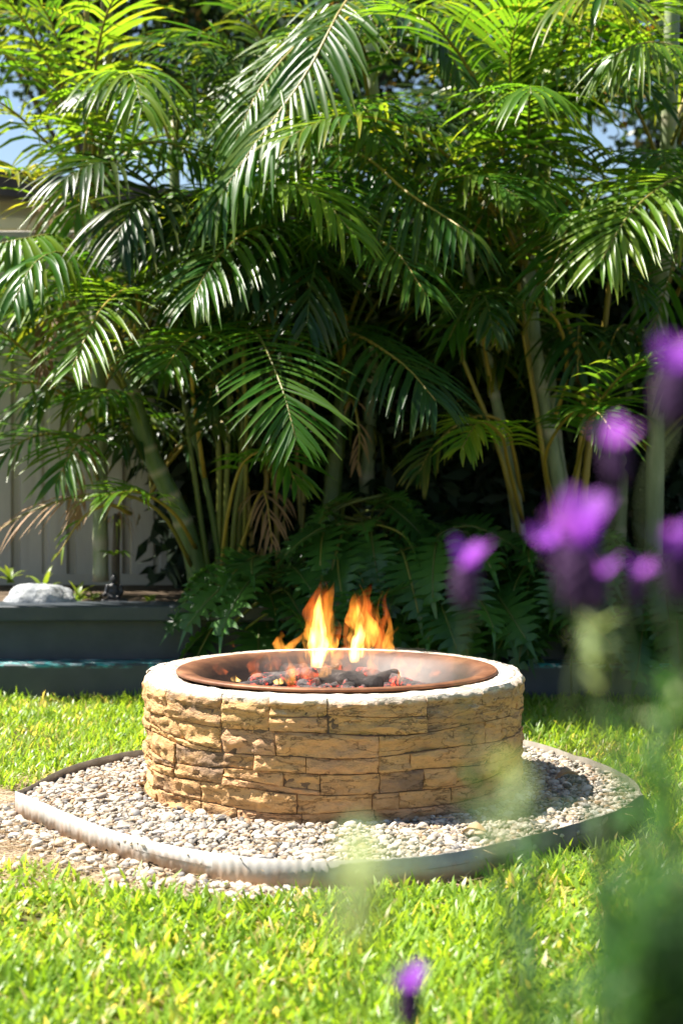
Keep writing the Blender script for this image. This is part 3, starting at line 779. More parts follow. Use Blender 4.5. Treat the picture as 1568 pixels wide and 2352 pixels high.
def cane(palm, pts, r0, r1, rings, mat):
    e = ptrunk(palm, pts, r0, r1, rings, mat)
    a = arch(e - Vector((0, 0, .02)), R.uniform(-1.3, 1.3), R.uniform(50, 75), R.uniform(-70, -35), R.uniform(.6, .95))
    frond(palm, a, R.uniform(.24, .32), R.choice(('palm', 'palm_dark')), 'stalk_green', r0=r1 * .95, start=.12, droop=.5, wid=.0118, sp=.04)
def crown(palm, top, n, L=(1.25, 1.8), e0=(48, 82), e1=(-75, -25), ll=.36, mats=('palm',), az0=None, spread=3.14, **kw):
    for i in range(n):
        az = (az0 if az0 is not None else 0) + (R.uniform(-1, 1) * spread if az0 is not None else i * 2.4 + R.uniform(-.4, .4))
        for tries in range(8):
            pts = arch(Vector(top) + Vector((R.uniform(-.02, .02), R.uniform(-.02, .02), R.uniform(-.25, 0))), az, R.uniform(*e0), R.uniform(*e1), R.uniform(*L))
            if not any(-1.75 < p.x < -1.18 and 1.98 < p.z < 2.55 for p in pts[2:]): break      # the gap the house shows through
            az += R.uniform(.5, 1.5)
        if sum(p.z for p in pts[2:]) / len(pts[2:]) > 3.2 and R.random() < .75: continue
        frond(palm, pts, ll * R.uniform(.95, 1.25), R.choice(mats), R.choice(('stalk', 'stalk_green')), **{**dict(wid=.0132, sp=.043, droop=R.uniform(.3, .8), v=R.uniform(.1, .4), yel=R.choice((.1, .2, .45)), dens=R.choice((1.0, .95, .85))), **kw})

GP = 'golden cane palms along the fence'
def palm(label, loc): return thing('palm_tree', label, 'palm tree', loc, GP)
# left clump in the planter
pA = palm('golden cane palm with leaning thick green ringed trunk growing above the dark planter cap', tuple(P(465, 1385, 7.75)))
topA = ptrunk(pA, [P(470, 1390, 7.75), P(425, 1210, 7.72), P(345, 1040, 7.66), P(305, 900, 7.6), P(292, 800, 7.58)], .052, .034, .13, 'trunk_green')
for (b, m_, t_) in (((520, 1380), (470, 1100), (380, 760)), ((500, 1385), (500, 1000), (440, 640)), ((545, 1300), (556, 1000), (560, 760)), ((530, 1385), (545, 1150), (610, 880)), ((490, 1390), (455, 1150), (420, 900)), ((515, 1385), (520, 1120), (530, 860))):
    cane(pA, [P(*b, 7.75), P(*m_, 7.7), P(*t_, 7.65)], .016, .010, .3, 'stalk_green' if b[0] % 3 else 'stalk')
frond(pA, [P(296, 820, 7.58), P(320, 700, 7.36), P(290, 665, 7.03), P(225, 720, 6.69), P(165, 850, 6.45)], .34, 'palm_bright', start=.28, droop=.25, a0=75)
frond(pA, [P(300, 800, 7.58), P(310, 700, 7.5), P(390, 640, 7.3), P(480, 665, 7.1)], .30, 'palm', start=.25, droop=.4)
frond(pA, [P(292, 810, 7.58), P(240, 700, 7.5), P(150, 650, 7.4), P(60, 690, 7.3)], .34, 'palm_bright', start=.3, droop=.45)
frond(pA, [P(560, 1290, 7.70), P(566, 1000, 7.51), P(560, 800, 7.22), P(590, 765, 6.88), P(645, 885, 6.49), P(680, 1010, 6.30)], .34, 'palm', start=.5, droop=.22, a0=78, v=.2, yel=.08)
frond(pA, [P(470, 1100, 7.70), P(440, 860, 7.40), P(470, 770, 7.10), P(420, 790, 6.80), P(380, 850, 6.60)], .3, 'palm', start=.4, droop=.3)
frond(pA, [P(505, 1380, 7.7), P(520, 1200, 7.5), P(560, 1060, 7.3), P(640, 1040, 7.1), P(680, 1110, 7.0)], .24, 'palm', start=.45)
frond(pA, [P(450, 1260, 7.7), P(400, 1180, 7.4), P(320, 1130, 7.2), P(230, 1140, 7.1)], .24, 'palm_bright', start=.4)
frond(pA, [P(440, 1300, 7.7), P(380, 1190, 7.5), P(300, 1140, 7.35), P(180, 1140, 7.25), P(60, 1180, 7.2), P(-20, 1230, 7.2)], .26, 'palm_dead', start=.45, droop=.9, dens=.75, wid=.006, curl=.6)
frond(pA, [P(300, 1180, 7.6), P(250, 1160, 7.3), P(190, 1190, 7.2), P(130, 1280, 7.1)], .13, 'palm_bright', start=.2, dens=.5, yel=.8, wid=.008)
frond(pA, [P(540, 1300, 7.7), P(590, 1150, 7.6), P(610, 1140, 7.45), P(625, 1250, 7.4)], .18, 'palm_dead', start=.4, droop=.9, wid=.006, dens=.8)
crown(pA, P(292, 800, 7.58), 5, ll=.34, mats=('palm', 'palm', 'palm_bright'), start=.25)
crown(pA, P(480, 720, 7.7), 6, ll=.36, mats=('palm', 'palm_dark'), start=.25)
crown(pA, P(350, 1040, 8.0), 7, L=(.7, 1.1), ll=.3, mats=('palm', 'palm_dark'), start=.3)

# tall thin palm, left
pB = palm('tall thin palm with pale grey trunk in front of the cream house', tuple(P(225, 1330, 8.05)))
topB = ptrunk(pB, [P(232, 1335, 8.05), P(228, 900, 8.0), P(218, 560, 7.95), P(208, 420, 7.9)], .038, .030, .18)
for X1, X2 in ((235, 250), (200, 190), (255, 210)): ptrunk(pB, [P(205, 430, 7.9), P((X1 + 205) / 2, 250, 7.85), P(X1, 60, 7.8), P(X2, -200, 7.8)], .020, .009, .5, 'stalk')
frond(pB, [P(205, 440, 7.9), P(110, 330, 7.7), P(0, 235, 7.5), P(-120, 200, 7.4)], .36, 'palm_bright', start=.15, droop=.6, yel=.35)
frond(pB, [P(205, 430, 7.9), P(140, 220, 7.7), P(50, 40, 7.5), P(-60, -60, 7.3)], .40, 'palm_bright', start=.15, droop=.6, yel=.3)
frond(pB, [P(208, 440, 7.9), P(215, 330, 7.6), P(200, 300, 7.4), P(185, 420, 7.2), P(170, 520, 7.15)], .36, 'palm_bright', start=.3, droop=.3)
frond(pB, [P(206, 440, 7.9), P(270, 290, 7.6), P(400, 250, 7.4), P(520, 300, 7.3)], .36, 'palm_bright', start=.2, droop=.35, yel=.3)
frond(pB, [P(206, 470, 7.9), P(280, 350, 7.7), P(390, 330, 7.5), P(500, 400, 7.35)], .34, 'palm', start=.2, droop=.4, v=.1)
frond(pB, [P(208, 450, 7.9), P(130, 470, 7.6), P(60, 400, 7.4), P(10, 390, 7.2)], .3, 'palm_bright', start=.2, yel=.9, dens=.7)
frond(pB, [P(200, 620, 7.8), P(150, 545, 7.3), P(60, 548, 6.9), P(-60, 575, 6.7)], .33, 'palm_bright', start=.18, droop=.9, wid=.018, yel=.2, v=-.1)
frond(pB, [P(215, 560, 7.9), P(250, 500, 7.7), P(300, 540, 7.5), P(360, 640, 7.3)], .34, 'palm_bright', start=.2)
frond(pB, [P(225, 1000, 7.9), P(140, 900, 7.7), P(40, 880, 7.5), P(-60, 930, 7.4)], .34, 'palm', start=.25)
frond(pB, [P(228, 1050, 7.9), P(150, 1000, 7.7), P(60, 1010, 7.5), P(-30, 1080, 7.4)], .30, 'palm', start=.25)
frond(pB, [P(225, 1100, 7.9), P(200, 1010, 7.5), P(170, 1030, 7.3), P(130, 1110, 7.2)], .26, 'palm', start=.3)
frond(pB, [P(222, 900, 7.9), P(100, 840, 7.6), P(0, 760, 7.4), P(-100, 740, 7.3)], .36, 'palm', start=.2)
crown(pB, P(205, 430, 7.9), 3, ll=.38, mats=('palm_bright', 'palm'), start=.2, e0=(55, 85))
crown(pB, P(225, 860, 8.2), 4, L=(.8, 1.2), ll=.32, mats=('palm', 'palm_dark'), start=.3)

for pts, l_ in (([(215, 540), (196, 470), (172, 560), (160, 690)], .20), ([(210, 500), (150, 440), (110, 470), (95, 560)], .16), ([(226, 760), (150, 690), (110, 760), (100, 860)], .18), ([(228, 1040), (200, 1000), (178, 1080), (172, 1190)], .16)):
    frond(pB, [P(X_, Y_, 7.85 - .12 * i_) for i_, (X_, Y_) in enumerate(pts)], l_, 'palm_dead', start=.3, droop=1.0, dens=.7, wid=.008, curl=.4)
# middle palm
pC = palm('golden cane palm with short yellowish trunk behind the philodendrons', tuple(P(760, 1330, 8.0)))
ptrunk(pC, [P(750, 1330, 8.0), P(765, 1100, 8.0), P(785, 930, 8.0), P(795, 780, 8.0)], .045, .036, .12, 'stalk_green')
ptrunk(pC, [P(830, 1330, 8.2), P(850, 900, 8.2), P(860, 400, 8.2), P(850, 100, 8.2)], .04, .03, .16)
for X0, X1 in ((640, 610), (690, 720), (700, 650), (600, 640), (585, 520)): cane(pC, [P(X0, 1330, 8.1), P((X0 + X1) / 2, 950, 8.1), P(X1, 600, 8.0)], .014, .009, .4, 'stalk')
frond(pC, [P(860, 60, 8.0), P(860, -60, 7.7), P(790, 10, 7.2), P(700, 175, 6.95), P(555, 375, 6.85), P(480, 500, 6.8)], .40, 'palm', start=.25, droop=.5, wid=.016, a0=60, v=.1, yel=.15)
frond(pC, [P(850, 150, 8.0), P(800, 60, 7.6), P(700, 90, 7.3), P(600, 200, 7.1), P(540, 330, 7.0)], .36, 'palm_bright', start=.25, droop=.5)
frond(pC, [P(690, 350, 7.90), P(765, 335, 7.51), P(849, 368, 7.22), P(929, 438, 6.98), P(1024, 500, 6.79), P(1085, 540, 6.65)], .34, 'palm', start=.35, droop=.8, v=.1)
frond(pC, [P(795, 780, 8.00), P(740, 580, 7.58), P(800, 535, 7.15), P(900, 570, 6.83), P(980, 680, 6.60)], .34, 'palm', start=.35, droop=.4)
frond(pC, [P(795, 780, 8.00), P(700, 560, 7.58), P(600, 520, 7.15), P(500, 590, 6.83), P(440, 690, 6.60)], .36, 'palm', start=.3, droop=.4)
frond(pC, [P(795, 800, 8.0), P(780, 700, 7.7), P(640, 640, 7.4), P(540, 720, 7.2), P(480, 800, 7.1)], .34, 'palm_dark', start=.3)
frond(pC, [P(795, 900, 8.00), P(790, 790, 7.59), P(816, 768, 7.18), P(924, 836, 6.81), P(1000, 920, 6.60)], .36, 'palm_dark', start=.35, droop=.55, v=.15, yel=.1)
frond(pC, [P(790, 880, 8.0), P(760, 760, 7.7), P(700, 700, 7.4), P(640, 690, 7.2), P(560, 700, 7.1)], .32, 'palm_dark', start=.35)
crown(pC, P(795, 760, 8.0), 8, ll=.36, mats=('palm', 'palm_dark'), start=.25)
crown(pC, P(850, 100, 8.2), 6, ll=.40, mats=('palm', 'palm_bright'), start=.2)
crown(pC, P(700, 420, 8.2), 7, ll=.38, mats=('palm_dark', 'palm'), start=.25)
crown(pC, P(620, 1000, 8.1), 6, L=(.7, 1.0), ll=.28, mats=('palm_dark',), start=.3)
for X, Y in ((770, 1010), (640, 960), (600, 1150)):
    frond(pC, [P(X + 20, Y - 70, 7.9), P(X + 40, Y - 90, 7.8), P(X + 55, Y - 10, 7.75), P(X + 50, Y + 70, 7.75)], .12, 'palm_dead', start=.3, droop=1.0, dens=.5, wid=.006)

# right clump
pD = palm('golden cane palm clump with pale grey green trunks behind the lavender', tuple(P(1285, 1250, 7.7)))
ptrunk(pD, [P(1300, 1290, 7.7), P(1280, 1110, 7.68), P(1235, 860, 7.64), P(1218, 700, 7.6), P(1210, 560, 7.6)], .045, .032, .2)
ptrunk(pD, [P(1200, 1300, 7.8), P(1175, 1100, 7.78), P(1130, 880, 7.74), P(1095, 700, 7.7), P(1060, 560, 7.7)], .035, .016, .16)
ptrunk(pD, [P(1330, 1290, 7.75), P(1345, 1080, 7.7), P(1370, 900, 7.7), P(1400, 640, 7.6)], .022, .012, .2, 'stalk')
ptrunk(pD, [P(1310, 1290, 7.9), P(1262, 900, 7.9), P(1245, 500, 7.9), P(1240, 250, 7.9)], .04, .026, .2)
for b, m_, t_ in (((1280, 1290), (1240, 1000), (1200, 760)), ((1270, 1200), (1225, 900), (1190, 640)), ((1310, 1200), (1340, 900), (1290, 700)), ((1205, 1290), (1150, 1050), (1060, 820))):
    cane(pD, [P(*b, 7.7), P(*m_, 7.6), P(*t_, 7.5)], .014, .009, .4, 'stalk')
frond(pD, [P(1213, 640, 7.6), P(1195, 540, 7.5), P(1155, 350, 7.35), P(1088, 180, 7.2), P(1000, 60, 7.0), P(900, 10, 6.8)], .40, 'palm_bright', start=.22, droop=.25, a0=80, v=.15, r0=.016, yel=.1)
frond(pD, [P(1215, 620, 7.6), P(1215, 420, 7.6), P(1195, 200, 7.6), P(1180, -60, 7.6)], .42, 'palm_bright', start=.30, droop=.0, a0=16, a1=8, v=.8, wid=.016, yel=.05)
frond(pD, [P(1225, 640, 7.6), P(1205, 400, 7.5), P(1170, 160, 7.3), P(1200, 0, 7.1)], .40, 'palm_bright', start=.25, droop=.25, a0=75, yel=.15)
frond(pD, [P(1225, 640, 7.6), P(1260, 400, 7.6), P(1330, 200, 7.5), P(1440, 110, 7.3), P(1560, 150, 7.2)], .40, 'palm_bright', start=.22, droop=.3, yel=.12)
frond(pD, [P(1240, 700, 7.6), P(1270, 560, 7.5), P(1310, 480, 7.3), P(1290, 560, 7.1), P(1250, 660, 7.0)], .32, 'palm', start=.35)
frond(pD, [P(1260, 1000, 7.7), P(1300, 860, 7.5), P(1280, 740, 7.3), P(1200, 690, 7.15), P(1130, 760, 7.1)], .24, 'palm', start=.45, yel=.3)
frond(pD, [P(1290, 1190, 7.70), P(1330, 1050, 7.30), P(1360, 950, 7.00), P(1440, 850, 6.70), P(1560, 790, 6.50)], .26, 'palm', start=.35, droop=.3)
frond(pD, [P(1285, 1190, 7.70), P(1250, 1060, 7.30), P(1300, 960, 7.00), P(1360, 940, 6.70), P(1420, 1010, 6.50)], .26, 'palm', start=.45, yel=.15)
frond(pD, [P(1200, 1200, 7.70), P(1165, 1060, 7.40), P(1150, 1000, 7.10), P(1100, 970, 6.85), P(1060, 1030, 6.70)], .24, 'palm_bright', start=.35, yel=.3)
frond(pD, [P(1200, 1150, 7.8), P(1160, 980, 7.6), P(1080, 960, 7.5), P(1000, 1020, 7.4), P(960, 1090, 7.35)], .22, 'palm_dark', start=.4, yel=.5)
frond(pD, [P(1130, 900, 7.7), P(1110, 760, 7.6), P(1150, 700, 7.5), P(1155, 790, 7.4)], .16, 'palm_dark', start=.3, yel=.9)
frond(pD, [P(1220, 640, 7.6), P(1130, 470, 7.5), P(1020, 470, 7.4), P(960, 560, 7.3)], .34, 'palm', start=.3)
crown(pD, P(1210, 580, 7.6), 7, ll=.38, mats=('palm', 'palm_bright'), start=.25, e0=(45, 80))
crown(pD, P(1240, 250, 7.9), 5, ll=.40, mats=('palm_bright', 'palm'), start=.2)
crown(pD, P(1060, 600, 7.9), 6, ll=.34, mats=('palm', 'palm_dark'), start=.25)
crown(pD, P(1330, 900, 8.0), 8, L=(.8, 1.3), ll=.32, mats=('palm_dark', 'palm'), start=.3)

# far right
pE = palm('palm with brown ringed trunk at the right edge behind the purple flowers', tuple(P(1530, 1290, 7.9)))
ptrunk(pE, [P(1500, 1300, 7.9), P(1510, 800, 7.9), P(1535, 300, 7.8), P(1545, -100, 7.8)], .045, .035, .16)
ptrunk(pE, [P(1420, 1300, 8.1), P(1440, 900, 8.1), P(1470, 600, 8.0)], .03, .02, .16)
frond(pE, [P(1560, 330, 7.6), P(1600, 150, 7.2), P(1540, 105, 6.9), P(1470, 100, 6.75), P(1410, 130, 6.7)], .34, 'palm_bright', start=.3, droop=.8, v=.1, yel=.2)
frond(pE, [P(1545, 700, 7.80), P(1620, 480, 7.34), P(1570, 405, 6.92), P(1455, 480, 6.66), P(1380, 600, 6.50)], .38, 'palm_bright', start=.42, droop=.3, a0=78, v=.15, yel=.2, wid=.0125, sp=.042)
frond(pE, [P(1530, 420, 7.8), P(1460, 250, 7.6), P(1380, 180, 7.4), P(1330, 230, 7.3)], .38, 'palm', start=.25)
frond(pE, [P(1520, 700, 7.9), P(1560, 560, 7.7), P(1540, 620, 7.5), P(1500, 760, 7.4)], .34, 'palm', start=.25)
crown(pE, P(1535, 260, 7.8), 4, ll=.38, mats=('palm', 'palm_bright'), start=.22)
crown(pE, P(1470, 620, 8.0), 8, ll=.36, mats=('palm', 'palm_dark'), start=.25)
crown(pE, P(1500, 950, 8.0), 7, L=(.8, 1.2), ll=.3, mats=('palm_dark',), start=.3)

for pm, pts in ((pB, ((205, 430, 7.9), (215, 200, 7.7), (250, 20, 7.5), (340, -90, 7.3))), (pB, ((205, 430, 7.9), (150, 250, 7.8), (130, 80, 7.6), (60, -40, 7.4))), (pC, ((855, 300, 8.1), (820, 120, 7.9), (700, 20, 7.7), (590, 0, 7.5))),
                (pC, ((700, 420, 8.2), (600, 200, 8.0), (500, 90, 7.8), (390, 70, 7.6))), (pC, ((700, 420, 8.2), (640, 180, 8.1), (560, 20, 7.9), (440, -60, 7.7))), (pD, ((1240, 300, 7.9), (1340, 120, 7.7), (1430, 30, 7.5), (1540, 20, 7.4))),
                (pD, ((1240, 280, 7.9), (1170, 110, 7.8), (1090, 10, 7.7), (980, -30, 7.5))), (pE, ((1540, 220, 7.8), (1450, 60, 7.7), (1360, 10, 7.6), (1270, 60, 7.5)))):
    frond(pm, [P(*p_) for p_ in pts], .36, 'palm_bright' if pm in (pB, pD) else 'palm', start=.2, droop=.35, v=.2, wid=.011, sp=.04, yel=.25)
# back row hard against the fence
for X, Y, d, L_ in ((400, 330, 8.35, 'slim palm at the fence between the leaning palm and the middle palm'),
                    (960, 420, 8.35, 'slim palm at the fence left of the right clump'), (1120, 250, 8.35, 'slim palm at the fence behind the right clump')):
    pF = palm(L_, tuple(P(X, 1290, d))); ptrunk(pF, [P(X, 1300, d), P(X + 6, 800, d), P(X, Y, d)], .035, .026, .15)
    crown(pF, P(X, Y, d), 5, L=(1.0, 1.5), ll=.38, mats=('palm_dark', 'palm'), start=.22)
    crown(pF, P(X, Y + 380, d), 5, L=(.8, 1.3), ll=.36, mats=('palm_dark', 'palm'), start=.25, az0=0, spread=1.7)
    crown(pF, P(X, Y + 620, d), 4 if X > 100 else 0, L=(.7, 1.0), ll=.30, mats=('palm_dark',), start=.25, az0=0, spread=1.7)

def shade_foliage(cx, cy, cz, rx, ry, rz, n, label, seed):  # dark foliage added to stand in for the deep shade on the fence
    rs = np.random.RandomState(seed); t = thing('shade_foliage', label, 'shade_foliage', (cx, cy, .34), 'added dark foliage against the fence')
    cl = np.array([[cx + rs.uniform(-1, 1) * rx, cy + rs.uniform(-1, 1) * ry, cz + rs.uniform(-1, 1) * rz] for k in range(46)])
    bv = []; bf = []
    for k in range(16):
        c = Vector(cl[k]); C = catmull([(cx + rs.uniform(-.08, .08), cy, .33), ((cx + c.x) / 2, (cy + c.y) / 2, (.4 + c.z) / 2 + .1), c], 8)
        v, f_ = tube(C, [.014 * (1 - .7 * i / 8) for i in range(9)], 5); b0 = len(bv); bv += v; bf += [tuple(i + b0 for i in q_) for q_ in f_]
    part('stem', bv, bf, M['bark'], t)
    pos = cl[rs.randint(0, len(cl), n)] + rs.normal(0, 1, (n, 3)) * np.array([.11, .05, .11]); pos[:, 1] = np.minimum(pos[:, 1], FY - .06)
    d1 = rs.normal(0, 1, (n, 3)) * np.array([1, .6, .8]); d1[:, 2] -= .7; d1[:, 1] -= .3; d1 /= np.linalg.norm(d1, axis=1)[:, None]
    d2 = np.cross(d1, rs.normal(0, 1, (n, 3)) + np.array([0, -1.2, .5])); d2 /= np.linalg.norm(d2, axis=1)[:, None]; nn = np.cross(d1, d2)
    L = rs.uniform(.09, .19, n)[:, None]; W = L * .17
    V = np.stack([pos, pos + d1 * L * .45 + d2 * W + nn * L * .05, pos + d1 * L - nn * L * .1, pos + d1 * L * .45 - d2 * W + nn * L * .05], 1).reshape(-1, 3)
    V[:, 1] = np.minimum(V[:, 1], FY - .035)
    part('foliage', V, (np.arange(n) * 4)[:, None] + np.array([0, 1, 2, 3]), M['shade_foliage'], t, None, False, np.repeat((rs.rand(n) < .04) * .6, 4))
shade_foliage(-.52, 8.28, 1.12, .30, .12, .72, 2600, 'added dark foliage standing in for shade at the fence behind the yellow palm canes', 61)
shade_foliage(.12, 8.30, 1.20, .38, .12, .85, 3600, 'added dark foliage standing in for shade at the fence behind the short yellowish palm trunk', 62)
shade_foliage(.80, 8.30, 1.20, .40, .12, .85, 3600, 'added dark foliage standing in for shade at the fence behind the grey green palm trunks', 63)
shade_foliage(1.50, 8.28, 1.20, .42, .12, .85, 3600, 'added dark foliage standing in for shade at the fence at the far right', 64)

# ------------------------------------------------------------------ philodendrons
def philo_leaf(seed):
    rs = random.Random(seed); V = []; F = []; T = []
    nl = 8
    def put(u, w_, lift): 
        z_ = .20 * abs(w_) - .30 * u * u + lift
        V.append((w_, u, z_)); T.append(rs.uniform(0, .25)); return len(V) - 1
    for s in (-1, 1):
        for i in range(nl):
            t = (i + .5) / nl; wv = .44 * math.sin(math.pi * (.14 + .80 * t ** .8)) * rs.uniform(.88, 1.1) + .05; b = .5 / nl
            f = .12 + .30 * t - .25 * (t < .15)
            wav = rs.uniform(-.03, .03)
            a = put(t - b, 0, 0); c = put(t + b, 0, 0)
            a1 = put(t - b * 1.0 + f * wv * .35, s * wv * .25, wav * .3); c1 = put(t + b * 1.0 + f * wv * .35, s * wv * .25, wav * .3)
            a2 = put(t - b * .62 + f * wv * .75, s * wv * .72, wav); c2 = put(t + b * .52 + f * wv * .75, s * wv * .72, wav)
            e = put(t + f * wv * 1.1, s * wv, wav - .05)
            q_ = [(a, c, c1, a1), (a1, c1, c2, a2), (a2, c2, e)]
            F += q_ if s > 0 else [x_[::-1] for x_ in q_]
    a = put(.97, -.05, 0); b = put(.97, .05, 0); c = put(1.22, 0, -.12); m_ = put(.94, 0, 0)
    F += [(a, m_, c), (m_, b, c)]
    return mesh('philodendron_leaf', V, F, M['philo'], True, T)
PL = [philo_leaf(i) for i in range(6)]
def stalk_me(i):
    C = catmull([(0, .95, -.27), (0, .5, -.07), (0, 0, .005), (0, -.5, -.25), (0, -.95, -.75)], 14)
    v, f = tube(C, [.012 + .018 * i_ / 14 for i_ in range(15)], 5); return mesh('leaf_stalk', v, f, M['stalk_green'])
SM = stalk_me(0)
def philodendron(c, n, label, spread, hmax, seed, front=.4):
    rs = random.Random(seed)
    t = thing('philodendron', label, 'plant', c, 'philodendrons spilling over the planter')
    for i in range(n):
        az = rs.gauss(0, .95); ht = rs.uniform(.02, 1) ** .8; k = .55 + .45 * math.sin(ht * math.pi)
        pos = Vector((math.sin(az) * spread * k * rs.uniform(.5, 1.05), -math.cos(az) * front * k * rs.uniform(.3, 1.1), -.12 + hmax * ht))
        s = rs.uniform(.20, .32)
        o = link('leaf', PL[rs.randrange(6)], t, pos); o.scale = (s, s, s)
        pitch = rad(rs.uniform(-65, -5) if ht < .8 else rs.uniform(-35, 25))
        o.rotation_euler = (Matrix.Rotation(math.pi + az * 1.0 + rs.uniform(-.5, .5), 3, 'Z') @ Matrix.Rotation(pitch, 3, 'X') @ Matrix.Rotation(rs.uniform(-.5, .5), 3, 'Y')).to_euler()
        st = link('leaf_stalk', SM, o)
philodendron((-.32, 7.55, .33), 34, 'low philodendron with split leaves beside the end of the dark planter cap', .34, .38, 21)
philodendron((.08, 7.60, .33), 50, 'big philodendron with deeply split leaves directly behind the flames', .40, .60, 22, .5)
philodendron((.46, 7.50, .30), 48, 'philodendron with drooping split leaves right of the flames', .34, .52, 23, .5)
philodendron((.92, 7.55, .30), 44, 'shaded philodendron behind the purple lavender flowers', .40, .50, 24, .45)
philodendron((1.45, 7.55, .30), 36, 'shaded philodendron at the far right of the bed', .40, .45, 25, .45)

# ------------------------------------------------------------------ bed ornaments
V, F = rockmesh(.158, .11, .098, 2.0)
tag(link('rock', mesh('rock', V, F, M['rock']), None, tuple(P(92, 1390, 7.62) + Vector((0, 0, .005)))), 'rounded pale grey rock sitting on the dark planter cap', 'rock')

def strap_plant(c, n, L, label, seed, spread=.9, mat='strap', wid=.011):
    rs = random.Random(seed); t = thing('strappy_plant', label, 'plant', tuple(c), 'small strappy plants in the bed')
    for i in range(n):
        az = i * 2.4 + rs.uniform(-.5, .5); e = rad(rs.uniform(35, 85)); l = L * rs.uniform(.6, 1.1); p = Vector((rs.uniform(-.015, .015), rs.uniform(-.015, .015), 0)); V = []; F = []; T = []
        wv = wid * rs.uniform(.8, 1.2); sd = Vector((math.cos(az), math.sin(az), 0)); b = rs.uniform(.4, spread)
        for k in range(8):
            x_ = k / 7; ee = e - b * x_ ** 1.4 * 1.6
            if k: p = p + Vector((-math.sin(az) * math.cos(ee), math.cos(az) * math.cos(ee), math.sin(ee))) * (l / 7)
            ww = wv * (.8 + .5 * x_ if x_ < .4 else (1 - ((x_ - .4) / .6) ** 1.8)) + .0005
            V += [p + sd * ww + Vector((0, 0, ww * .4)), p.copy(), p - sd * ww + Vector((0, 0, ww * .4))]; T += [.05 + .2 * x_] * 3
        for k in range(7): F += [(k * 3, k * 3 + 1, k * 3 + 4, k * 3 + 3), (k * 3 + 1, k * 3 + 2, k * 3 + 5, k * 3 + 4)]
        link('leaf', mesh('leaf', V, F, M[mat], True, T), t)
    return t
strap_plant(P(105, 1362, 7.85), 7, .17, 'bright green strappy plant poking up behind the pale rock', 31)
strap_plant(P(175, 1385, 7.75), 9, .15, 'small yellow green strappy plant just right of the pale rock', 32)
strap_plant(P(25, 1340, 8.0), 7, .14, 'strappy plant with drooping leaves left of the pale rock', 33)
strap_plant(P(215, 1385, 7.9), 7, .10, 'low green tuft beside the dark seated statue', 34, 1.2)
strap_plant(P(345, 1386, 7.8), 6, .07, 'low green tuft between the statue and the leaning palm trunk', 35, 1.2)
strap_plant(P(545, 1395, 7.5), 8, .13, 'broad leaved green plant hanging over the end of the cap', 36, 1.5, 'strap', .022)

# small dark stem with dead top behind the statue
dy = thing('cane_plant', 'thin dark cane with shaggy dead leaves behind the small statue', 'plant', tuple(P(268, 1385, 8.0)))
V, F = tube(catmull([P(268, 1385, 8.0), P(266, 1290, 8.0), P(270, 1180, 8.0)], 12), [.020] * 8 + [.018] * 5, 8); part('stem', V, F, M['bark'], dy)
rs = random.Random(5)
for k in range(22):
    p0 = P(269 + rs.uniform(-4, 4), rs.uniform(1165, 1230), 8.0); az = rs.uniform(0, 6.28); dv = Vector((math.cos(az) * .07, math.sin(az) * .07, rs.uniform(-.02, .05)))
    p1 = p0 + dv; p2 = p1 + Vector((dv.x * .5, dv.y * .5, -rs.uniform(.05, .12))); sd = Vector((-math.sin(az), math.cos(az), 0)) * .006
    C = catmull([p0, p1, p2], 6); V = []; F = []
    for i, c in enumerate(C):
        ww = sd * (1 - i / 6.5); V += [c + ww, c - ww]
    for i in range(6): F.append((2 * i, 2 * i + 1, 2 * i + 3, 2 * i + 2))
    part('dead_leaf', V, F, M['palm_dead'] if k % 3 else M['strap'], dy, None, True, [.2] * len(V))
for az in (-1.2, -.4, .9, 1.7, 2.6):
    p0 = P(262, 1275, 7.95); dv = Vector((math.sin(az) * .1, -.05, .02)); C = catmull([p0, p0 + dv * .6 + Vector((0, 0, .01)), p0 + dv * 1.1 - Vector((0, 0, .03))], 6); V = []; F = []
    sd = Vector((math.cos(az), 0, .3)) * .012
    for i, c in enumerate(C):
        ww = sd * math.sin(math.pi * (.12 + .85 * i / 6)); V += [c + ww, c - ww]
    for i in range(6): F.append((2 * i, 2 * i + 1, 2 * i + 3, 2 * i + 2))
    part('leaf', V, F, M['strap'], dy, None, True, [.05] * len(V))

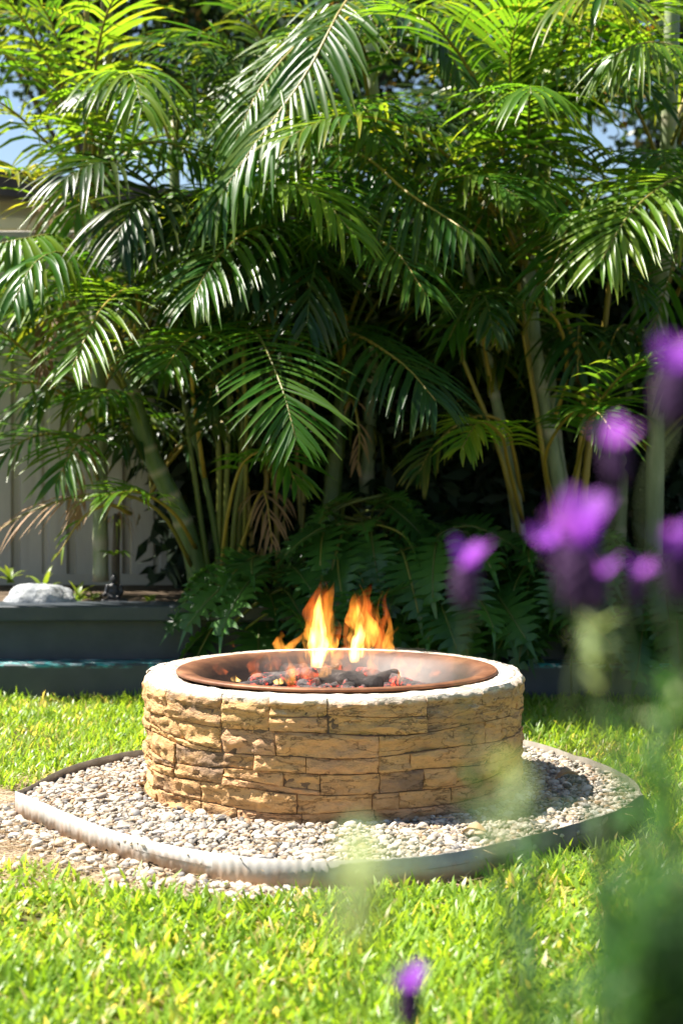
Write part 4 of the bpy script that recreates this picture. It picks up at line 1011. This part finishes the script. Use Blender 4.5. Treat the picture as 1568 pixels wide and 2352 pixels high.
# small seated statue: one continuous body
def statue(c):
    m = MB()
    def ball(p, r, s=(1, 1, 1)):
        m.add([(p[0] + v[0] * r * s[0], p[1] + v[1] * r * s[1], p[2] + v[2] * r * s[2]) for v in IV], [tuple(f) for f in IF])
    def limb(a, b, r0, r1):
        a = Vector(a); b = Vector(b)
        for i in range(9): ball(a.lerp(b, i / 8), r0 + (r1 - r0) * i / 8)
    ball((0, 0, .012), .045, (1.15, .8, .35))
    ball((0, .005, .035), .028, (1.15, .85, .9)); ball((0, .004, .062), .026, (1.1, .75, 1.0)); ball((0, .003, .085), .024, (1.25, .7, .7))
    ball((0, 0, .104), .008, (1, 1, 1.2)); ball((0, -.003, .122), .0165, (.92, 1, 1.15)); ball((0, 0, .140), .008); ball((0, -.019, .120), .0035)
    for s in (-1, 1):
        ball((s * .0165, 0, .119), .004, (.5, .8, 1.6))
        limb((s * .030, .002, .088), (s * .038, -.004, .058), .0095, .008); limb((s * .038, -.004, .058), (s * .012, -.026, .040), .0075, .006)
        limb((s * .018, -.004, .026), (s * .052, -.022, .022), .015, .011); limb((s * .052, -.022, .022), (-s * .006, -.036, .018), .011, .008)
    limb((-.038, -.004, .058), (-.050, -.02, .05), .008, .006)
    me = mesh('statue_tmp', m.V, m.F); o = bpy.data.objects.new('statue_tmp', me); COL.objects.link(o)
    md = o.modifiers.new('r', 'REMESH'); md.mode = 'VOXEL'; md.voxel_size = .0028
    s2 = o.modifiers.new('s', 'SMOOTH'); s2.iterations = 4
    dg = bpy.context.evaluated_depsgraph_get(); me2 = bpy.data.meshes.new_from_object(o.evaluated_get(dg)); bpy.data.objects.remove(o)
    me2.name = 'seated_statue'; me2.materials.clear(); me2.materials.append(M['statue'])
    me2.polygons.foreach_set('use_smooth', np.ones(len(me2.polygons), dtype=bool))
    o = link('seated_statue', me2, None, c); o.rotation_euler = (0, 0, .3); o.scale = (1.0, 1.0, 1.02); return o
tag(statue(P(262, 1389, 7.65) + Vector((0, 0, -.004))), 'small dark seated figure statue near the cap edge', 'statue')

# ------------------------------------------------------------------ grass
def grass_patch(n, xr, yr, h, wd, seed, near=True):
    rs = np.random.RandomState(seed); x = rs.uniform(*xr, n); y = rs.uniform(*yr, n)
    ok = ~inside(x, y) & (edge_dist(x, y) > .006) & (y < PY - .14)
    bare = inside(x, y, DP); ed_ = edge_dist(x, y)
    ok &= ~(bare & (rs.rand(n) < .985 * np.clip(1.5 - ed_ / .35, .75, 1)))
    lf = (x < -.5) & (y > 4.6) & (ed_ < .22)
    ok &= ~(lf & (rs.rand(n) < .93 * np.clip(1.2 - ed_ / .22, 0, 1)))
    patch = np.array([mnoise.noise(Vector((a * 2.1, b * 2.1, 3))) + .5 * mnoise.noise(Vector((a * 6, b * 6, 8))) for a, b in zip(x, y)])
    ok &= rs.rand(n) < np.clip(.95 + patch * 1.0, .22, 1)
    ok &= ~((ed_ < .10) & (rs.rand(n) < .5 - patch))
    return x[ok], y[ok], patch[ok], rs
def blades(x, y, patch, rs, h, wd):
    n = len(x); az = rs.uniform(0, 2 * np.pi, n); L = h * rs.uniform(.5, 1.25, n) * (1 + .35 * patch); lean = rs.uniform(.15, 1.25, n); bend = rs.uniform(.2, 1.3, n)
    W = wd * rs.uniform(.6, 1.3, n); rot = rs.uniform(-.9, .9, n)
    dx, dy = np.cos(az), np.sin(az); sx, sy = -np.sin(az + rot), np.cos(az + rot)
    P0 = np.stack([x, y, np.full(n, LAWN)], 1); rows = []; cur = P0
    ws = [.75, 1.0, .8, 0.0]
    for k in range(4):
        if k:
            e = np.pi / 2 - lean - bend * ((k - 1) / 3)
            cur = cur + np.stack([dx * np.cos(e), dy * np.cos(e), np.sin(e)], 1) * (L / 3)[:, None]
        s = np.stack([sx, sy, np.zeros(n)], 1) * (W * ws[k] / 2)[:, None]
        rows += [cur - s, cur + s] if k < 3 else [cur]
    V = np.stack(rows, 1)
    b = (np.arange(n) * 7)[:, None]
    Fq = np.concatenate([b + np.array([0, 1, 3, 2]), b + np.array([2, 3, 5, 4])]); Ft = b + np.array([4, 5, 6])
    dry = (rs.rand(n) < np.clip(.13 - patch * .32, .04, .6)) * rs.uniform(.35, 1, n)
    T = np.repeat(np.maximum(dry, .12 * rs.rand(n)), 7).reshape(n, 7); T[:, :2] = np.maximum(T[:, :2], .25)
    return V.reshape(-1, 3), Fq, Ft, T.ravel()
sets = [(46000, (-1.15, 1.25), (2.95, 4.35), .058, .0100, 1), (36000, (-2.0, -.35), (4.2, 7.35), .058, .0066, 2), (36000, (.35, 2.0), (4.2, 7.35), .058, .0066, 3),
        (9000, (-.6, .6), (5.9, 7.35), .055, .0066, 4), (24000, (-4, 4), (.3, 7.35), .055, .007, 5), (17000, (-2.3, -1.15), (2.4, 4.35), .056, .0085, 6), (17000, (1.25, 2.3), (2.4, 4.35), .056, .0085, 7), (17000, (-1.15, 1.25), (2.0, 2.95), .056, .0095, 8)]
vs_, fq, ft, ts = [], [], [], []; base = 0
for n_, xr, yr, h_, wd_, sd_ in sets:
    x, y, pa, rs = grass_patch(n_, xr, yr, h_, wd_, sd_); V, a, b, T = blades(x, y, pa, rs, h_, wd_)
    vs_.append(V); fq.append(a + base); ft.append(b + base); ts.append(T); base += len(V)
V = np.concatenate(vs_); Fq = np.concatenate(fq); Ft = np.concatenate(ft)
me = bpy.data.meshes.new('grass'); nq, n3 = len(Fq), len(Ft)
me.vertices.add(len(V)); me.vertices.foreach_set('co', V.astype(np.float32).ravel())
me.loops.add(nq * 4 + n3 * 3); me.loops.foreach_set('vertex_index', np.concatenate([Fq.ravel(), Ft.ravel()]).astype(np.int32))
me.polygons.add(nq + n3); me.polygons.foreach_set('loop_start', np.concatenate([np.arange(nq) * 4, nq * 4 + np.arange(n3) * 3]).astype(np.int32))
me.polygons.foreach_set('loop_total', np.concatenate([np.full(nq, 4), np.full(n3, 3)]).astype(np.int32)); me.update(calc_edges=True)
me.polygons.foreach_set('use_smooth', np.ones(nq + n3, dtype=bool)); me.materials.append(M['grass'])
a = me.attributes.new('tint', 'FLOAT', 'POINT'); a.data.foreach_set('value', np.concatenate(ts).astype(np.float32))
tag(link('grass', me), 'bright green blades of lawn grass around the gravel', 'grass', kind='stuff')

# dry stems and needles lying about
def strands(name, n, xr, yr, zf, L, keep, label, seed, w=.0011):
    rs = random.Random(seed); m = MB()
    while n > 0:
        x, y = rs.uniform(*xr), rs.uniform(*yr)
        if not keep(x, y): continue
        n -= 1; az = rs.uniform(0, 6.28); l = L * rs.uniform(.4, 1.3); z = zf(x, y) + rs.uniform(0, .010); b = rs.uniform(-.2, .2)
        d = Vector((math.cos(az), math.sin(az), rs.gauss(0, .12))); s = Vector((-math.sin(az), math.cos(az), 0))
        p = Vector((x, y, z)); m.tube([p, p + d * l * .5 + s * b * l * .3, p + d * l + s * b * l], [w, w, w * .5], 3, False)
    return tag(link(name, mesh(name, m.V, m.F, M['straw'])), label, 'dry stems', kind='stuff')
strands('dry_grass', 3200, (-1.5, .3), (3.7, 5.6), lambda x, y: LAWN + .006, .06, lambda x, y: bool((inside(np.array([x]), np.array([y]), DP) | (~inside(np.array([x]), np.array([y])) & (edge_dist(np.array([x]), np.array([y])) < .3)))[0]), 'dry straw lying on the bare ground outside the edging', 41)
strands('dry_needles', 170, (-.9, .9), (4.1, 5.4), lambda x, y: .004, .07, lambda x, y: bool(inside(np.array([x]), np.array([y]))[0]) and math.hypot(x - PC.x, y - PC.y) > PR + .02, 'dry needles scattered over the pale gravel', 42)

def dry_leaf(c, L, Wd, label, rz, curl):
    V = []; F = []; n = 8
    for i in range(n + 1):
        t = i / n; ww = Wd * math.sin(math.pi * (.05 + .93 * t)) ** .8
        for k in (-1, -.5, 0, .5, 1): V.append((t * L - L / 2, k * ww, curl * (k * k * ww) + .012 * math.sin(t * 3.1) * 1.2))
    for i in range(n):
        for k in range(4): F.append((i * 5 + k, i * 5 + k + 1, i * 5 + k + 6, i * 5 + k + 5))
    o = tag(link('dry_leaf', mesh('dry_leaf', V, F, M['dry_leaf']), None, c), label, 'leaf', 'fallen leaves on the gravel'); o.rotation_euler = (.15, -.2, rz)
    md = o.modifiers.new('t', 'SOLIDIFY'); md.thickness = .0008; return o
dry_leaf(Pz(1088, 1915, .012), .075, .020, 'flat tan fallen leaf on the gravel near the front edging', -.5, .5)
dry_leaf(Pz(1300, 1788, .014), .08, .012, 'curled brown fallen leaf on the gravel right of the pit', .2, 1.0)

# ------------------------------------------------------------------ lavender in the foreground
rsL = random.Random(77)
def petal(L, W, seed):
    rs = random.Random(seed); V = []; F = []; n = 7
    for i in range(n + 1):
        t = i / n; ww = W * (.30 + .70 * math.sin(math.pi * min(1, t * .80 + .12)) ** .9) * (1 if t < .98 else .5)
        for k in (-1, 0, 1): V.append((k * ww / 2 * (1 + .12 * math.sin(t * 9 + seed)), -.25 * L * t * t - abs(k) * ww * .12, t * L))
    for i in range(n):
        for k in range(2): F.append((i * 3 + k, i * 3 + k + 1, i * 3 + k + 4, i * 3 + k + 3))
    return mesh('petal', V, F, M['lav_petal'])
PET = [petal(.027, .0125, i) for i in range(4)]
def spike_me(seed):
    rs = random.Random(seed); m = MB(); V, F = rockmesh(.0075, .0075, .0165, seed, 10, 8); m.add([(v[0], v[1], v[2] + .015) for v in V], F)
    for r_ in range(8):
        for k in range(6):
            a = k * math.pi / 3 + (r_ % 2) * .52; z_ = .003 + r_ * .0034; rr = .0075 * math.sin(math.pi * (.2 + .6 * r_ / 8)) + .001
            m.add([(math.cos(a) * rr + v[0] * .0024, math.sin(a) * rr + v[1] * .0024, z_ + v[2] * .0030) for v in IV[:12]], [tuple(f) for f in ico12])
    return mesh('flower_spike', m.V, m.F, M['lav_spike'])
ico12 = [(0,11,5),(0,5,1),(0,1,7),(0,7,10),(0,10,11),(1,5,9),(5,11,4),(11,10,2),(10,7,6),(7,1,8),(3,9,4),(3,4,2),(3,2,6),(3,6,8),(3,8,9),(4,9,5),(2,4,11),(6,2,10),(8,6,7),(9,8,1)]
SPK = [spike_me(i) for i in range(3)]
def leaf_strip(VV, FF, TT, p, d, L, W, rs):
    side = d.cross(Vector((rs.uniform(-.3, .3), rs.uniform(-.3, .3), 1))); side = side.normalized() if side.length > .01 else Vector((1, 0, 0))
    b = len(VV); q = p.copy(); tn = rs.uniform(0, .5)
    for k in range(5):
        x_ = k / 4; dd = (d + Vector((0, 0, -.5 * x_))).normalized()
        if k: q = q + dd * (L / 4)
        ww = side * W * .5 * (.5, 1, .95, .7, .06)[k]; VV += [q + ww, q - ww]; TT += [tn, tn]
    for k in range(4): FF.append((b + 2 * k, b + 2 * k + 1, b + 2 * k + 3, b + 2 * k + 2))
def lavender(base, label, heads, shoots, seed, lw=.0048, ll=.036, low=.25, pale=False):
    rs = random.Random(seed); t = thing('lavender_bush', label, 'lavender', base, 'lavender bushes in the foreground'); base = Vector(base)
    VV, FF, TT = [], [], []
    def stem(tip, r, foliate, upd=None):
        a = base + Vector((rs.uniform(-.05, .05), rs.uniform(-.05, .05), 0)); mid = a.lerp(tip, .55) + Vector((0, 0, .10)); mid.x = a.x + (tip.x - a.x) * .72; mid.y = a.y + (tip.y - a.y) * .72
        up = tip - (upd or Vector((0, 0, 1))) * .09
        C = catmull([a, mid, up, tip], 26); v, f = tube(C, [r * (1.6 - .8 * i / 26) for i in range(27)], 5)
        part('stem', v, f, M['lav_stem'], t)
        tot = [0.0]
        for i in range(26): tot.append(tot[-1] + (C[i + 1] - C[i]).length)
        s = tot[-1] * low; az = rs.uniform(0, 3)
        end = tot[-1] * (1.0 if foliate else .86)
        while s < end:
            i = max(j for j in range(26) if tot[j] <= s); p = C[i].lerp(C[i + 1], (s - tot[i]) / (tot[i + 1] - tot[i] + 1e-9)); tg = (C[i + 1] - C[i]).normalized()
            az += 1.57
            for k in range(2 if not foliate else 4):
                aa = az + k * (math.pi if not foliate else math.pi / 2) + rs.uniform(-.3, .3); hor = Vector((math.cos(aa), math.sin(aa), 0)); el = rs.uniform(.35, 1.0)
                leaf_strip(VV, FF, TT, p, (hor * math.cos(el) + tg * math.sin(el)).normalized(), ll * rs.uniform(.6, 1.2), lw * rs.uniform(.8, 1.3), rs)
            s += .022 if not foliate else .014
    for h in heads:
        X, Y, d, sz = h[:4]; lean = h[4] if len(h) > 4 else 0.0
        topp = P(X, Y, d); upd = Vector((math.sin(lean), 0, math.cos(lean)))
        bt = topp - upd * .042 * sz
        stem(bt, .0016, False, upd)
        o = link('flower_spike', SPK[rs.randrange(3)], t, bt - base); o.scale = (sz,) * 3; o.rotation_euler = (0, lean, rs.uniform(0, 1.5))
        npet = h[5] if len(h) > 5 else 5
        for k in range(npet):
            pe = link('petal', PET[k % 4], o, (0, 0, .026)); pe.rotation_euler = (Matrix.Rotation(k * 6.283 / npet + rs.uniform(-.3, .3), 3, 'Z') @ Matrix.Rotation(rad(rs.uniform(8, 36)), 3, 'X')).to_euler()
            s_ = rs.uniform(.8, 1.1); pe.scale = (s_,) * 3
        for k in range(10):   # ring of small bracts low on the head
            pass
    for s in shoots: stem(P(*s) if len(s) == 3 else Vector(s[:3]), .0016, True)
    fo = part('foliage', [tuple(v) for v in VV], np.array(FF), M['lav_pale' if pale else 'lav_leaf'], t, None, True, TT); fo['kind'] = 'stuff'
    return t
GB = LAWN
lavender((.30, 1.25, GB), 'lavender bush with the heart shaped purple flower in front of the pit', [(1070, 1260, 1.28, 1.05, 0.0, 5), (1308, 1185, 1.02, 1.35, -.1, 7), (1390, 1285, 1.15, .85, .2, 5), (1240, 1225, 1.2, .8, -.5, 4), (940, 2235, 1.25, .95, 0, 5)],
         [(1225, 1900, 1.1), (1310, 2260, 1.2)], 51, .006, .036, .55)
lavender((.42, 1.0, GB), 'lavender bush with tall purple flowers at the right edge of the picture', [(1556, 800, .95, 1.0, .1, 6), (1410, 985, 1.05, .8, -.05, 4), (1545, 1225, 1.05, 1.0, -.1, 5), (1475, 1290, 1.15, .7, .2, 4)],
         [(1535, 1590, .9), (1475, 1720, 1.0), (1440, 2060, .95)], 52, .006, .036, .6)
lavender((.27, .86, GB), 'dense leafy lavender bush filling the lower right corner', [], [(1465 + k * 37 % 160, 2000 + (k * 83) % 330, .78 + (k % 5) * .05) for k in range(24)] + [(1560, 1800, .85), (1400, 2270, .85)], 53)
lavender((.10, .62, GB), 'low lavender sprig with a pale leaf pair in front of the gravel', [], [(822, 1965, .64)], 54, .010, .040, .965, True)
lavender((.16, .70, GB), 'pale tipped lavender shoots between the purple flowers and the gravel', [], [(1372, 1440, 1.1), (1540, 1560, 1.05), (1165, 1720, .74)], 55, .009, .022, .96, True)

print('fronds', nfr[0], 'tris', sum(len(o.data.loop_triangles) if False else len(o.data.polygons) for o in scn.objects if o.type == 'MESH'))
